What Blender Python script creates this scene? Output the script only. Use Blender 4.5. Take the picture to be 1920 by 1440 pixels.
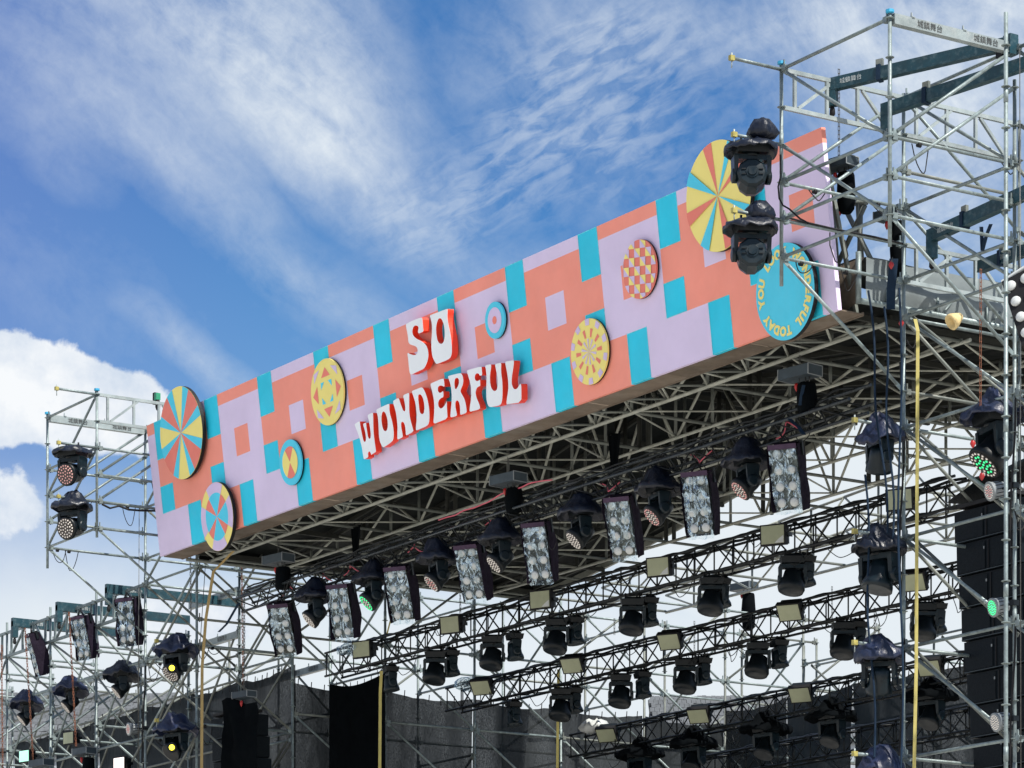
import bpy, math, random
import numpy as np
from mathutils import Vector, Matrix, noise
from mathutils.geometry import tessellate_polygon
random.seed(7)
for o in list(bpy.data.objects): bpy.data.objects.remove(o)
S = bpy.context.scene
COL = S.collection
rad = math.radians

# ------------------------------------------------------------------ camera
FPX, CXP, HYP = 6120.0, 960.0, 2233.0          # focal length, centre column and horizon row of the photograph, in its pixels
SY, CY = 0.8416940822656764, 0.5399546942836415
CAM = Vector((0, 0, 1.6))
RV, FV, ZV = Vector((CY, SY, 0)), Vector((-SY, CY, 0)), Vector((0, 0, 1))
cam = bpy.data.cameras.new('camera'); camo = bpy.data.objects.new('camera', cam); COL.objects.link(camo)
camo.location = CAM
camo.rotation_euler = (rad(90), 0, math.atan2(-FV.x, FV.y))
cam.sensor_width = 36; cam.lens = 36 * FPX / 1920
cam.shift_y = (HYP - 720) / 1920
cam.clip_start = 0.5; cam.clip_end = 3000
S.camera = camo

# ------------------------------------------------------------------ sun, exposure
SUN = Vector((0.78, 0.10, 1.12)).normalized()     # towards the sun
sl = bpy.data.lights.new('sun', 'SUN'); sl.energy = 3.6; sl.angle = rad(0.55); sl.color = (1, 0.95, 0.87)
so = bpy.data.objects.new('sun', sl); COL.objects.link(so); so.location = (0, 0, 60)
so.rotation_euler = (-SUN).to_track_quat('-Z', 'Y').to_euler()
S.view_settings.view_transform = 'Standard'; S.view_settings.look = 'None'
S.view_settings.gamma = 1; S.view_settings.use_curve_mapping = False
S.view_settings.exposure = 1.05

# ------------------------------------------------------------------ node helper
class NT:
    def __init__(s, tree): s.t = tree; s.n = tree.nodes; s.l = tree.links
    def new(s, typ, **kw):
        n = s.n.new(typ)
        for k, v in kw.items(): setattr(n, k, v)
        return n
    def put(s, sock, v):
        if v is None: return
        if hasattr(v, 'is_output') or isinstance(v, bpy.types.NodeSocket): s.l.new(v, sock)
        else: sock.default_value = v
    def math(s, op, a, b=None, c=None, clamp=False):
        n = s.new('ShaderNodeMath', operation=op); n.use_clamp = clamp
        s.put(n.inputs[0], a); s.put(n.inputs[1], b); s.put(n.inputs[2], c); return n.outputs[0]
    def vmath(s, op, a, b=None, out=0):
        n = s.new('ShaderNodeVectorMath', operation=op); s.put(n.inputs[0], a); s.put(n.inputs[1], b); return n.outputs[out]
    def mix(s, f, a, b, typ='MIX'):
        n = s.new('ShaderNodeMix', data_type='RGBA', blend_type=typ); s.put(n.inputs[0], f); s.put(n.inputs[6], a); s.put(n.inputs[7], b); return n.outputs[2]
    def noise(s, vec, scale, detail=4, rough=0.5, dist=0.0, dim='3D'):
        n = s.new('ShaderNodeTexNoise', noise_dimensions=dim); s.put(n.inputs['Vector'], vec)
        n.inputs['Scale'].default_value = scale; n.inputs['Detail'].default_value = detail
        n.inputs['Roughness'].default_value = rough; n.inputs['Distortion'].default_value = dist
        return n.outputs['Fac']
    def mapr(s, v, a, b, c=0.0, d=1.0, smooth=False):
        n = s.new('ShaderNodeMapRange'); n.interpolation_type = 'SMOOTHSTEP' if smooth else 'LINEAR'
        s.put(n.inputs[0], v)
        for i, x in enumerate((a, b, c, d)): n.inputs[i + 1].default_value = x
        return n.outputs[0]
    def mapping(s, vec, loc=(0, 0, 0), rot=(0, 0, 0), sc=(1, 1, 1), typ='POINT'):
        n = s.new('ShaderNodeMapping', vector_type=typ); s.put(n.inputs[0], vec)
        n.inputs[1].default_value = loc; n.inputs[2].default_value = rot; n.inputs[3].default_value = sc
        return n.outputs[0]
def C4(c, a=1): return (c[0], c[1], c[2], a)
def srgb(r, g, b):
    f = lambda v: (v / 255 / 12.92) if v / 255 <= 0.04045 else ((v / 255 + 0.055) / 1.055) ** 2.4
    return (f(r), f(g), f(b))

# ------------------------------------------------------------------ world: daylight sky with thin cloud
W = bpy.data.worlds.new('World'); S.world = W; W.use_nodes = True
w = NT(W.node_tree); w.n.clear()
sky = w.new('ShaderNodeTexSky', sky_type='NISHITA'); sky.sun_disc = False
sky.sun_elevation = math.asin(SUN.z); sky.sun_rotation = math.atan2(SUN.x, SUN.y)
sky.air_density = 1.0; sky.dust_density = 0.6; sky.ozone_density = 2.0
tc = w.new('ShaderNodeTexCoord'); D = tc.outputs['Generated']
dr = w.vmath('DOT_PRODUCT', D, tuple(RV), 1); df = w.vmath('DOT_PRODUCT', D, tuple(FV), 1); dz = w.vmath('DOT_PRODUCT', D, (0, 0, 1), 1)
az = w.math('MULTIPLY', w.math('ARCTAN2', dr, df), 6.12)
el = w.math('MULTIPLY', w.math('ARCSINE', w.math('MAXIMUM', dz, -1.0)), 6.12)
cmb = w.new('ShaderNodeCombineXYZ'); w.put(cmb.inputs[0], az); w.put(cmb.inputs[1], el); P = cmb.outputs[0]
def uv(px, py):
    a = math.atan((px - CXP) / FPX); e = math.atan((HYP - py) / FPX * math.cos(a)); return a * 6.12, e * 6.12
warp = w.new('ShaderNodeTexNoise'); w.put(warp.inputs['Vector'], P); warp.inputs['Scale'].default_value = 1.7; warp.inputs['Detail'].default_value = 3
wv = w.vmath('SCALE', w.vmath('SUBTRACT', warp.outputs['Color'], (0.5, 0.5, 0.5))); wv.node.inputs[3].default_value = 0.22
PW = w.vmath('ADD', P, wv)
def blob(px, py, rx, ry, rot=0, amp=1.0, src=None):       # a soft patch of cloud cover around one direction of the sky
    x, y = uv(px, py)
    m = w.mapping(src or PW, (x, y, 0), (0, 0, rad(rot)), (rx / 1000, ry / 1000, 1), 'TEXTURE')
    g = w.new('ShaderNodeTexGradient', gradient_type='SPHERICAL'); w.put(g.inputs[0], m)
    return w.math('MULTIPLY', g.outputs['Fac'], amp)
def addall(l):
    r = l[0]
    for x in l[1:]: r = w.math('ADD', r, x)
    return r
# feathery high cloud
cir = addall([blob(400, 30, 460, 300, -25, 1.15), blob(600, 150, 360, 170, -38, .7), blob(640, 300, 330, 90, -38, .65), blob(270, 270, 360, 70, -42, .45),
              blob(560, 480, 420, 85, -40, .55), blob(400, 660, 220, 45, -32, .7), blob(90, 190, 220, 90, -50, .45), blob(1500, 40, 420, 110, 8, .75),
              blob(1090, 110, 300, 190, 10, .85), blob(860, 330, 260, 110, 18, .55), blob(1150, 290, 260, 130, 5, .45), blob(1830, 40, 560, 300, 10, 1.5),
              blob(1800, 330, 380, 260, 20, .75), blob(1650, 480, 420, 160, 0, .45), blob(1000, 520, 420, 110, -15, .35), blob(150, 560, 420, 160, -30, .2)])
streak = w.noise(w.mapping(PW, rot=(0, 0, rad(-40)), sc=(1.0, .34, 1), typ='TEXTURE'), 2.6, 9, .64, .15)
soft = w.noise(w.mapping(PW, (4, 2, 0), (0, 0, rad(-30)), (1.0, .55, 1), 'TEXTURE'), 1.5, 4, .55)
ripple = w.noise(w.mapping(P, rot=(0, 0, rad(24)), sc=(1.0, .34, 1), typ='TEXTURE'), 13, 4, .55, .5)
fine = w.noise(P, 24, 6, .66, .3)
rip_m = addall([blob(960, 300, 420, 150, 22, 1.2), blob(1200, 230, 330, 220, 10, .9), blob(1600, 420, 500, 160, 10, .8), blob(1080, 120, 260, 160, 20, .5)])
rip_m = w.math('MINIMUM', rip_m, 1.0)
tex1 = w.math('ADD', w.math('MULTIPLY', w.mapr(streak, .34, .68), .62), w.math('ADD', w.math('MULTIPLY', w.mapr(soft, .35, .65), .34), w.math('MULTIPLY', w.mapr(fine, .34, .66), .26)))
tex2 = w.math('ADD', w.math('MULTIPLY', w.mapr(ripple, .42, .62), .68), w.math('MULTIPLY', w.mapr(fine, .3, .7), .30))
rfac = w.math('MULTIPLY', rip_m, .8)
tex = w.math('ADD', w.math('MULTIPLY', tex1, w.math('SUBTRACT', 1.0, rfac)), w.math('MULTIPLY', tex2, rfac))
far_ = w.mapr(w.math('ADD', w.math('MULTIPLY', az, az), w.math('MULTIPLY', w.math('SUBTRACT', el, 1.4), w.math('SUBTRACT', el, 1.4))), 1.8, 9.0, 0.0, .85, True)
every = w.math('MULTIPLY', w.mapr(w.noise(w.mapping(P, (3.1, 1.7, 0)), .55, 3), .35, .6), .22)
cirs = w.math('MINIMUM', cir, 1.35)
cirm = w.math('MULTIPLY', w.math('ADD', w.math('ADD', cirs, every), far_), tex)
cirm = w.math('ADD', cirm, w.math('MULTIPLY', w.math('POWER', cirs, 1.5), .17))
cirm = w.math('POWER', w.mapr(cirm, .06, 1.70, 0, 1), .84)
# low heaped clouds
pb = w.math('ADD', w.math('MULTIPLY', w.noise(P, 6.5, 8, .6, .2), .72), w.math('MULTIPLY', w.noise(P, 19, 7, .65), .28))
cum = addall([blob(60, 755, 280, 150, 0, 1.25, P), blob(-60, 700, 230, 140, 0, 1.1, P), blob(225, 770, 190, 105, -8, 1.25, P), blob(25, 950, 130, 90, 0, 1.15, P), blob(345, 1150, 170, 85, 0, 1.25, P),
              blob(460, 1165, 150, 60, 0, 1.0, P), blob(-200, 900, 200, 200, 0, 1.2, P)])
cum = w.math('ADD', cum, w.math('MULTIPLY', w.math('SUBTRACT', pb, .5), 1.7))
cumm = w.mapr(cum, .44, .66, 0, 1, True)
# pale band of thin overcast towards the horizon
hz = w.mapr(w.math('ADD', el, w.math('MULTIPLY', w.math('SUBTRACT', w.noise(P, 2.2, 6, .6), .5), .22)), uv(960, 1240)[1], uv(960, 820)[1], 1, 0, True)
hz2 = w.mapr(el, uv(960, 1100)[1], uv(960, 330)[1], .60, 0)
above = w.mapr(dz, -.02, .02)
tint = w.mix(1.0, sky.outputs[0], C4((0.265, 0.62, 0.95)), 'MULTIPLY')
base = w.mix(hz2, tint, C4((2.5, 4.1, 5.9)))
warmc = w.mix(w.mapr(az, -1.0, -.45, .45, 0), base, C4((1.7, 2.2, 4.8)))
c1 = w.mix(cirm, warmc, C4((5.9, 6.45, 7.0)))
low_ = w.mapr(addall([blob(1560, 1010, 900, 420, -12, 1.0), blob(2050, 960, 520, 420, 0, .8)]), .18, .55, 0, 1, True)
c2 = w.mix(w.math('MAXIMUM', hz, low_), c1, C4((6.2, 6.7, 7.1)))
shade = w.mapr(w.math('ADD', w.math('MULTIPLY', w.noise(P, 4.5, 8, .62), .7), w.math('MULTIPLY', pb, .3)), .40, .58)
c3 = w.mix(cumm, c2, w.mix(shade, C4((4.9, 5.6, 6.6)), C4((7.3, 7.5, 7.7))))
bg = w.new('ShaderNodeBackground'); w.put(bg.inputs[0], c3); bg.inputs[1].default_value = 0.062
out = w.new('ShaderNodeOutputWorld'); w.l.new(bg.outputs[0], out.inputs[0])

# ------------------------------------------------------------------ points from pixels on known planes of the place
def ray(px, py): return FV + RV * ((px - CXP) / FPX) + ZV * ((HYP - py) / FPX)
def atY(px, py, Y): r = ray(px, py); return CAM + r * (Y / r.y)
def atX(px, py, X): r = ray(px, py); return CAM + r * (X / r.x)

# ------------------------------------------------------------------ materials
MATS = {}
def mat(name, col, rough=.6, metal=0.0, var=.12, vscale=6.0, bump=0.0, bscale=30.0, spec=.5, emis=None, estr=0, coat=0.0, stain=None, stain_amt=.0, stain_scale=2.0):
    m = bpy.data.materials.new(name); m.use_nodes = True; t = NT(m.node_tree); b = t.n['Principled BSDF']
    g = t.new('ShaderNodeNewGeometry'); oi = t.new('ShaderNodeObjectInfo')
    pos = g.outputs['Position']
    f = t.mapr(t.noise(pos, vscale, 5, .6), .3, .7, 1 - var, 1 + var)
    f2 = t.math('MULTIPLY', f, t.mapr(oi.outputs['Random'], 0, 1, 1 - var * .6, 1 + var * .6))
    c = t.vmath('SCALE', C4(col)[:3]); t.put(c.node.inputs[3], f2); c = c.node.outputs[0]
    if stain:
        sm = t.mapr(t.noise(pos, stain_scale, 8, .7), .5, .72, 0, stain_amt)
        c = t.mix(sm, c, C4(stain))
    t.put(b.inputs['Base Color'], c)
    t.put(b.inputs['Roughness'], t.mapr(t.noise(pos, vscale * 2.3, 3), .3, .7, max(rough - .1, .05), min(rough + .1, 1)))
    b.inputs['Metallic'].default_value = metal; b.inputs['Specular IOR Level'].default_value = spec
    b.inputs['Coat Weight'].default_value = coat
    if bump:
        bp = t.new('ShaderNodeBump'); bp.inputs['Strength'].default_value = bump; bp.inputs['Distance'].default_value = .02
        t.put(bp.inputs['Height'], t.noise(pos, bscale, 4)); t.l.new(bp.outputs[0], b.inputs['Normal'])
    if emis: b.inputs['Emission Color'].default_value = C4(emis); b.inputs['Emission Strength'].default_value = estr
    MATS[name] = m; return m
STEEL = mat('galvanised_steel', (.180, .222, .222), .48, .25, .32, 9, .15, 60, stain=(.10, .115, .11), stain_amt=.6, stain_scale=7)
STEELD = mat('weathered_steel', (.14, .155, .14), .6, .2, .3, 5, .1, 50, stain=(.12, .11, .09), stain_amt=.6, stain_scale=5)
ROOFST = mat('roof_steel', (.34, .355, .31), .55, .15, .22, 5, stain=(.24, .22, .17), stain_amt=.5, stain_scale=4)
ZINC = mat('box_beam_zinc', (.25, .29, .29), .5, .2, .22, 3.5, .1, 40, stain=(.42, .43, .42), stain_amt=.5, stain_scale=9)
GREEN = mat('green_beam_paint', (.0025, .034, .048), .5, 0, .3, 5, 0, 30, stain=(.20, .26, .27), stain_amt=.28, stain_scale=11)
INK = mat('black_stencil', (.02, .02, .02), .7); WINK = mat('white_stencil', (.33, .36, .36), .7, var=.4, vscale=30)
BLKHI = mat('highlit_black_truss_paint', (.020, .026, .030), .3, .3, .4, 9); BLK = mat('black_truss_paint', (.004, .006, .007), .45, 0, .4, 9)  # front chords: highlights put into a lighter base colour, with more gloss
PLAST = mat('black_plastic', (.003, .0055, .0075), .42, 0, .2, 4)
PLAST2 = mat('dark_teal_plastic', (.004, .010, .014), .36, 0, .2, 4)
CAB = mat('speaker_cabinet_paint', (.003, .006, .009), .6, 0, .2, 20, .2, 120)
NAVY = mat('navy_rain_cloth', (.005, .012, .040), .45, 0, .35, 6, .9, 14, stain=(.06, .05, .07), stain_amt=.35, stain_scale=4)
NAVYD = mat('dark_rain_cloth', (.003, .006, .015), .4, 0, .35, 6, .9, 14)
PLUM = mat('plum_cloth', (.013, .009, .018), .75, 0, .25, 9, .5, 20); PLUML = mat('plum_hem', (.055, .034, .060), .8, 0, .2, 9)
WHITE = mat('white_letter_face', (.80, .84, .86), .55, 0, .03, 2)
RED = mat('red_letter_side', (.86, .045, .012), .5, 0, .06, 3)
CORAL = mat('coral_print', (.86, .29, .215), .72, 0, .06, 1.1, .5, 3.5); LAV = mat('lavender_print', (.66, .56, .76), .72, 0, .06, 1.1, .5, 3.5)
CYAN = mat('cyan_print', (.012, .56, .76), .65, 0, .09, 1.1, .5, 3.5); VEDGE = mat('blue_vinyl_edge', (.10, .66, .74), .6, 0, .3, 9); YEL = mat('yellow_print', (.83, .71, .21), .75, 0, .04, 1.3)
CORD = mat('coral_paint', (.76, .20, .15), .7, 0, .05, 3); CYAND = mat('blue_paint', (.07, .58, .77), .7, 0, .05, 3); LAVD = mat('lavender_paint', (.60, .49, .70), .7, 0, .05, 3)
RIM = mat('black_rim', (.012, .012, .013), .6)
BOARD = mat('plywood_soffit', (.145, .115, .088), .8, 0, .25, 2.2, .3, 9, stain=(.24, .215, .185), stain_amt=.6, stain_scale=1.5)
REFL = mat('lamp_body_reflections', (.045, .05, .042), .35, .3, .7, 10, .8, 18)  # mottled olive colour painted in for the reflections between the bulbs
BULB = mat('frosted_bulb_lens', (.48, .50, .49), .35, 0, .08, 30)
LENSD = mat('lens_dot', (.62, .58, .52), .3, 0, .2, 60, emis=(1, .9, .8), estr=.12); LENSR = mat('lens_dot_pink', (.60, .34, .32), .3, 0, .2, 60, emis=(1, .45, .4), estr=.14)
LENSG = mat('lens_dot_green', (.1, .7, .3), .2, emis=(.02, .8, .25), estr=.6); LENSB = mat('lens_face', (.03, .022, .02), .25)
LAMPY = mat('lit_yellow_lamp', (.9, .8, .1), .3, emis=(1, .80, .03), estr=1.5)
LAMPG = mat('lit_green_diode', (.1, .8, .4), .3, emis=(.03, .8, .30), estr=.7)
PANELG = mat('flood_panel_glass', (.30, .32, .21), .5, 0, .06, 8, .1, 30); PANELM = mat('lit_mint_panel', (.5, .8, .65), .4, emis=(.35, .9, .65), estr=.45); PANELW = mat('lit_pale_panel', (.9, .8, .75), .4, emis=(1, .85, .8), estr=.8)
HOISTB = mat('hoist_box_paint', (.035, .05, .062), .5, 0, .2, 5); HOISTE = mat('hoist_box_edge', (.20, .22, .23), .5)
CHAIN = mat('dark_chain', (.10, .10, .095), .45, .6, .3, 30); RUST = mat('rusty_chain', (.17, .062, .032), .8, .1, .4, 20)
YSTR = mat('yellow_strap_cloth', (.40, .345, .11), .8, 0, .12, 4); TSTR = mat('tan_strap_cloth', (.30, .215, .085), .8, 0, .15, 4); BSTR = mat('navy_sling_cloth', (.006, .018, .038), .75, 0, .2, 5)
REDH = mat('red_hook_paint', (.34, .015, .015), .45, 0, .2, 8); YCLAMP = mat('yellow_clamp_plating', (.36, .31, .09), .5, .3, .3, 20)
BLUEC = mat('blue_cap', (.03, .30, .50), .5); GREENP = mat('green_motor_paint', (.02, .25, .13), .5); PINKC = mat('pink_cable', (.55, .10, .14), .6)
TARPB = mat('black_tarpaulin', (.008, .010, .010), .8, 0, .3, 1.4, .5, 5); TARPS = mat('silver_tarpaulin', (.15, .175, .18), .55, 0, .2, 1.2, .6, 4); PURL = mat('purlin_steel', (.028, .030, .026), .7)
DRAPE = mat('black_drape_cloth', (.002, .003, .004), .9, 0, .2, 3)
CANV = mat('canvas_lamp_hood', (.62, .47, .22), .75, 0, .25, 9, .4, 30)
GROUND = mat('pale_concrete', (.48, .455, .41), .9, 0, .12, .6, .2, 3); ROOFT = mat('grey_roof_tile', (.085, .092, .098), .85, 0, .22, 3.0, .4, 20); WALLB = mat('grey_render', (.30, .33, .36), .9)
# clear crinkled plastic
def clearmat():
    m = bpy.data.materials.new('clear_crinkled_plastic'); m.use_nodes = True; t = NT(m.node_tree); t.n.clear()
    tco = t.new('ShaderNodeTexCoord'); pos = tco.outputs['Object']
    oi = t.new('ShaderNodeObjectInfo'); pos = t.vmath('ADD', pos, oi.outputs['Location'])
    n = t.noise(t.mapping(pos, sc=(1, 1, .5)), 5.0, 4, .55, 2.2)
    bp = t.new('ShaderNodeBump'); bp.inputs['Strength'].default_value = 1.0; bp.inputs['Distance'].default_value = .11; t.put(bp.inputs['Height'], n)
    gl = t.new('ShaderNodeBsdfGlossy'); gl.inputs['Color'].default_value = (.62, .78, .90, 1); gl.inputs['Roughness'].default_value = .12; t.l.new(bp.outputs[0], gl.inputs['Normal'])
    tr = t.new('ShaderNodeBsdfTransparent'); tr.inputs[0].default_value = (.9, .93, .93, 1)
    fac = t.mapr(t.noise(t.mapping(pos, sc=(1, 1, .38)), 6.5, 4, .55, 3.0), .46, .62, .05, .75)
    mx = t.new('ShaderNodeMixShader'); t.put(mx.inputs[0], fac); t.l.new(tr.outputs[0], mx.inputs[1]); t.l.new(gl.outputs[0], mx.inputs[2])
    o = t.new('ShaderNodeOutputMaterial'); t.l.new(mx.outputs[0], o.inputs[0]); return m
CLEAR = clearmat()
for m_, v_ in ((BLK, .25), (PLAST, .25), (PLAST2, .3), (CAB, .12), (DRAPE, .05), (TARPB, .1), (PURL, .2), (PLUM, .1), (PLUML, .2), (NAVYD, .4), (RIM, .2), (BSTR, .2), (HOISTB, .35), (BOARD, .2)): m_.node_tree.nodes['Principled BSDF'].inputs['Specular IOR Level'].default_value = v_
def netmat(name, col, hole, sc=55):
    m = bpy.data.materials.new(name); m.use_nodes = True; t = NT(m.node_tree); b = t.n['Principled BSDF']
    g = t.new('ShaderNodeNewGeometry'); pos = g.outputs['Position']
    b.inputs['Base Color'].default_value = C4(col); b.inputs['Roughness'].default_value = .8
    bp = t.new('ShaderNodeBump'); bp.inputs['Distance'].default_value = .03; t.put(bp.inputs['Height'], t.noise(t.mapping(pos, sc=(1, 1, .25)), 9, 4)); t.l.new(bp.outputs[0], b.inputs['Normal'])
    a = t.mapr(t.noise(t.mapping(pos, sc=(1, 1, .45)), sc, 5, .7), .32, .74, 0, 1)
    big = t.mapr(t.noise(t.mapping(pos, sc=(1, 1, .22)), 1.3, 4, .6), .38, .66, .15, 1)
    f = t.math('MULTIPLY', t.math('MULTIPLY', a, big), hole)
    f = t.math('MULTIPLY', f, t.mapr(t.new('ShaderNodeSeparateXYZ').outputs[2], 0, 1, 1, 1)) if False else f
    tr = t.new('ShaderNodeBsdfTransparent'); mx = t.new('ShaderNodeMixShader'); t.put(mx.inputs[0], f)
    tl = t.new('ShaderNodeBsdfTranslucent'); tl.inputs[0].default_value = C4([c * 1.3 for c in col]); ad = t.new('ShaderNodeMixShader'); ad.inputs[0].default_value = .3
    t.l.new(b.outputs[0], ad.inputs[1]); t.l.new(tl.outputs[0], ad.inputs[2])
    t.l.new(ad.outputs[0], mx.inputs[1]); t.l.new(tr.outputs[0], mx.inputs[2]); t.l.new(mx.outputs[0], t.n['Material Output'].inputs[0]); return m
NET = netmat('black_debris_net', (.0045, .008, .0105), .17)
NETD = netmat('dense_black_net', (.006, .011, .015), .07)

# ------------------------------------------------------------------ mesh builder
def frame(d):
    d = d.normalized(); a = Vector((0, 0, 1)) if abs(d.z) < .9 else Vector((1, 0, 0))
    u = d.cross(a).normalized(); return u, d.cross(u).normalized(), d
class MB:
    def __init__(s): s.v = []; s.f = []; s.m = []; s.sm = []; s.mats = []
    def mi(s, m):
        if m not in s.mats: s.mats.append(m)
        return s.mats.index(m)
    def face(s, idx, m, sm=False): s.f.append(idx); s.m.append(s.mi(m)); s.sm.append(sm)
    def tube(s, p, q, r, m, n=8, r2=None, cap=True):
        p = Vector(p); q = Vector(q); r2 = r if r2 is None else r2
        u, v, d = frame(q - p); b = len(s.v)
        for c, rr in ((p, r), (q, r2)):
            for i in range(n):
                a = 2 * math.pi * i / n; s.v.append(c + u * math.cos(a) * rr + v * math.sin(a) * rr)
        for i in range(n):
            j = (i + 1) % n; s.face((b + i, b + j, b + n + j, b + n + i), m, True)
        if cap: s.face(tuple(b + i for i in range(n))[::-1], m); s.face(tuple(b + n + i for i in range(n)), m)
        return s
    def path(s, pts, r, m, n=6):
        pts = [Vector(p) for p in pts]; b = len(s.v); u0 = None
        for k, p in enumerate(pts):
            d = (pts[min(k + 1, len(pts) - 1)] - pts[max(k - 1, 0)]); d.normalize()
            u, v, _ = frame(d)
            for i in range(n):
                a = 2 * math.pi * i / n; s.v.append(p + u * math.cos(a) * r + v * math.sin(a) * r)
        for k in range(len(pts) - 1):
            for i in range(n):
                j = (i + 1) % n; s.face((b + k * n + i, b + k * n + j, b + (k + 1) * n + j, b + (k + 1) * n + i), m, True)
        return s
    def box(s, c, sx, sy, sz, m, ax=None, taper=1.0, tz=1.0):
        c = Vector(c); X, Y, Z = ax or (Vector((1, 0, 0)), Vector((0, 1, 0)), Vector((0, 0, 1))); b = len(s.v)
        for k in (-1, 1):
            t = taper if k > 0 else tz
            for i, j in ((-1, -1), (1, -1), (1, 1), (-1, 1)):
                s.v.append(c + X * (i * sx / 2 * t) + Y * (j * sy / 2 * t) + Z * (k * sz / 2))
        for f in ((0, 3, 2, 1), (4, 5, 6, 7), (0, 1, 5, 4), (1, 2, 6, 5), (2, 3, 7, 6), (3, 0, 4, 7)): s.face(tuple(b + i for i in f), m)
        return s
    def beam(s, p, q, wd, ht, m, up=Vector((0, 0, 1))):
        p = Vector(p); q = Vector(q); d = (q - p); L = d.length; d.normalize()
        sd = d.cross(up).normalized(); u = sd.cross(d)
        return s.box((p + q) / 2, L, wd, ht, m, (d, sd, u))
    def lathe(s, prof, o, m, ax=None, n=16, sm=True, fn=None):
        o = Vector(o); X, Y, Z = ax or (Vector((1, 0, 0)), Vector((0, 1, 0)), Vector((0, 0, 1))); b = len(s.v); k = len(prof)
        for r, z in prof:
            for i in range(n):
                a = 2 * math.pi * i / n; rr, zz = (r, z) if not fn else fn(r, z, a)
                s.v.append(o + X * (rr * math.cos(a)) + Y * (rr * math.sin(a)) + Z * zz)
        for q in range(k - 1):
            for i in range(n):
                j = (i + 1) % n; s.face((b + q * n + i, b + q * n + j, b + (q + 1) * n + j, b + (q + 1) * n + i), m, sm)
        if prof[0][0] > .001: s.face(tuple(b + i for i in range(n))[::-1], m)
        if prof[-1][0] > .001: s.face(tuple(b + (k - 1) * n + i for i in range(n)), m)
        return s
    def poly(s, loops, fn, h0, h1, mface, mside):
        # flat outline(s) (first outer, then holes) extruded between offsets h0 (back) and h1 (front); fn maps (x, y, h) to a point
        L = [[Vector((x, y, 0)) for x, y in lp] for lp in loops]; tris = tessellate_polygon(L); flat = [p for lp in L for p in lp]; n = len(flat)
        b = len(s.v)
        for p in flat: s.v.append(fn(p.x, p.y, h1))
        for t in tris:
            a, c, e = flat[t[0]], flat[t[1]], flat[t[2]]; ar = (c.x - a.x) * (e.y - a.y) - (c.y - a.y) * (e.x - a.x)
            if abs(ar) < 1e-9: continue
            s.face(tuple(b + i for i in (t if ar > 0 else t[::-1])), mface)
        if mside:
            b2 = len(s.v)
            for p in flat: s.v.append(fn(p.x, p.y, h1))
            for p in flat: s.v.append(fn(p.x, p.y, h0))
            o = 0
            for lp in L:
                k = len(lp)
                for i in range(k):
                    j = (i + 1) % k; s.face((b2 + o + i, b2 + o + j, b2 + n + o + j, b2 + n + o + i), mside)
                o += k
        return s
    def grid(s, fn, nu, nv, m, sm=True):
        b = len(s.v)
        for j in range(nv + 1):
            for i in range(nu + 1): s.v.append(Vector(fn(i / nu, j / nv)))
        for j in range(nv):
            for i in range(nu):
                a = b + j * (nu + 1) + i; s.face((a, a + 1, a + nu + 2, a + nu + 1), m, sm)
        return s
    def mesh(s, name):
        me = bpy.data.meshes.new(name); me.from_pydata([tuple(v) for v in s.v], [], s.f)
        for m in s.mats: me.materials.append(m)
        me.polygons.foreach_set('material_index', s.m); me.polygons.foreach_set('use_smooth', s.sm); me.update(); return me
    def obj(s, name, parent=None, me=None):
        me = me or s.mesh(name); o = bpy.data.objects.new(name, me); COL.objects.link(o)
        if parent: o.parent = parent; o.matrix_parent_inverse = parent_inv(parent)
        return o
def parent_inv(p): return p.matrix_world_local if False else Matrix.LocRotScale(p.location, p.rotation_euler, p.scale).inverted()
def tag(o, label, cat, group=None, kind=None):
    o['label'] = label; o['category'] = cat
    if group: o['group'] = group
    if kind: o['kind'] = kind
    return o
def thing(name, label, cat, loc=(0, 0, 0), group=None):
    o = bpy.data.objects.new(name, None); COL.objects.link(o); o.location = loc; o.empty_display_size = .2
    return tag(o, label, cat, group)
ORD = ['first', 'second', 'third', 'fourth', 'fifth', 'sixth', 'seventh', 'eighth', 'ninth', 'tenth', 'eleventh', 'twelfth']

# ------------------------------------------------------------------ ground
g = MB(); g.grid(lambda a, b: (-1500 + 3000 * a, -1500 + 3000 * b, 0), 6, 6, GROUND, False)
go = g.obj('ground'); go['kind'] = 'structure'; go['label'] = 'pale concrete ground of the event site'

# ------------------------------------------------------------------ the big printed sign
BP0 = Vector((-54.39, 27.15, 13.347)); BV = Vector((0, -.28, 2.385)); BH = BV.length; BV.normalize(); BU = Vector((1, 0, 0)); BN = BU.cross(BV)
if BN.y > 0: BN = -BN
BS = 1.02
def far(p): return CAM + (Vector(p) - CAM) * BS      # the sign hangs 2 % farther out than the plane it was measured on
def bp(s, t, h=0): return far(BP0 + BU * s + BV * t + BN * h)
def st(px, py, off=0):
    r = ray(px, py); p = BP0 + BN * off; q = CAM + r * ((p - CAM).dot(BN) / r.dot(BN)) - p; return q.dot(BU), q.dot(BV)
sign = thing('stage_sign', 'long patchwork sign in coral, lavender and blue reading SO WONDERFUL along the stage front', 'sign', tuple(BP0))
def colour(s, r):
    m = (s - .3) % 4; isA = (m < .5) or (2 <= m < 2.5)
    if r == 0:
        if 1 <= m < 1.5: return CYAN
        if 1.5 <= m < 3: return CORAL
        if 3 <= m < 3.5: return CYAN
        return LAV
    if isA: return {4: CYAN, 3: CYAN, 2: CORAL, 1: CYAN}[r]
    if m < 2: return LAV if r == 4 else (LAV if (r == 2 and 1 <= m < 1.5) else CORAL)
    return CORAL if r == 4 else (CORAL if (r == 2 and 3 <= m < 3.5) else LAV)
sb = [0, .3] + [.3 + .5 * k for k in range(1, 40) if .3 + .5 * k < 20.1] + [20.11]; tb = [0, .73, 1.22, 1.71, 2.2, BH]
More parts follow.
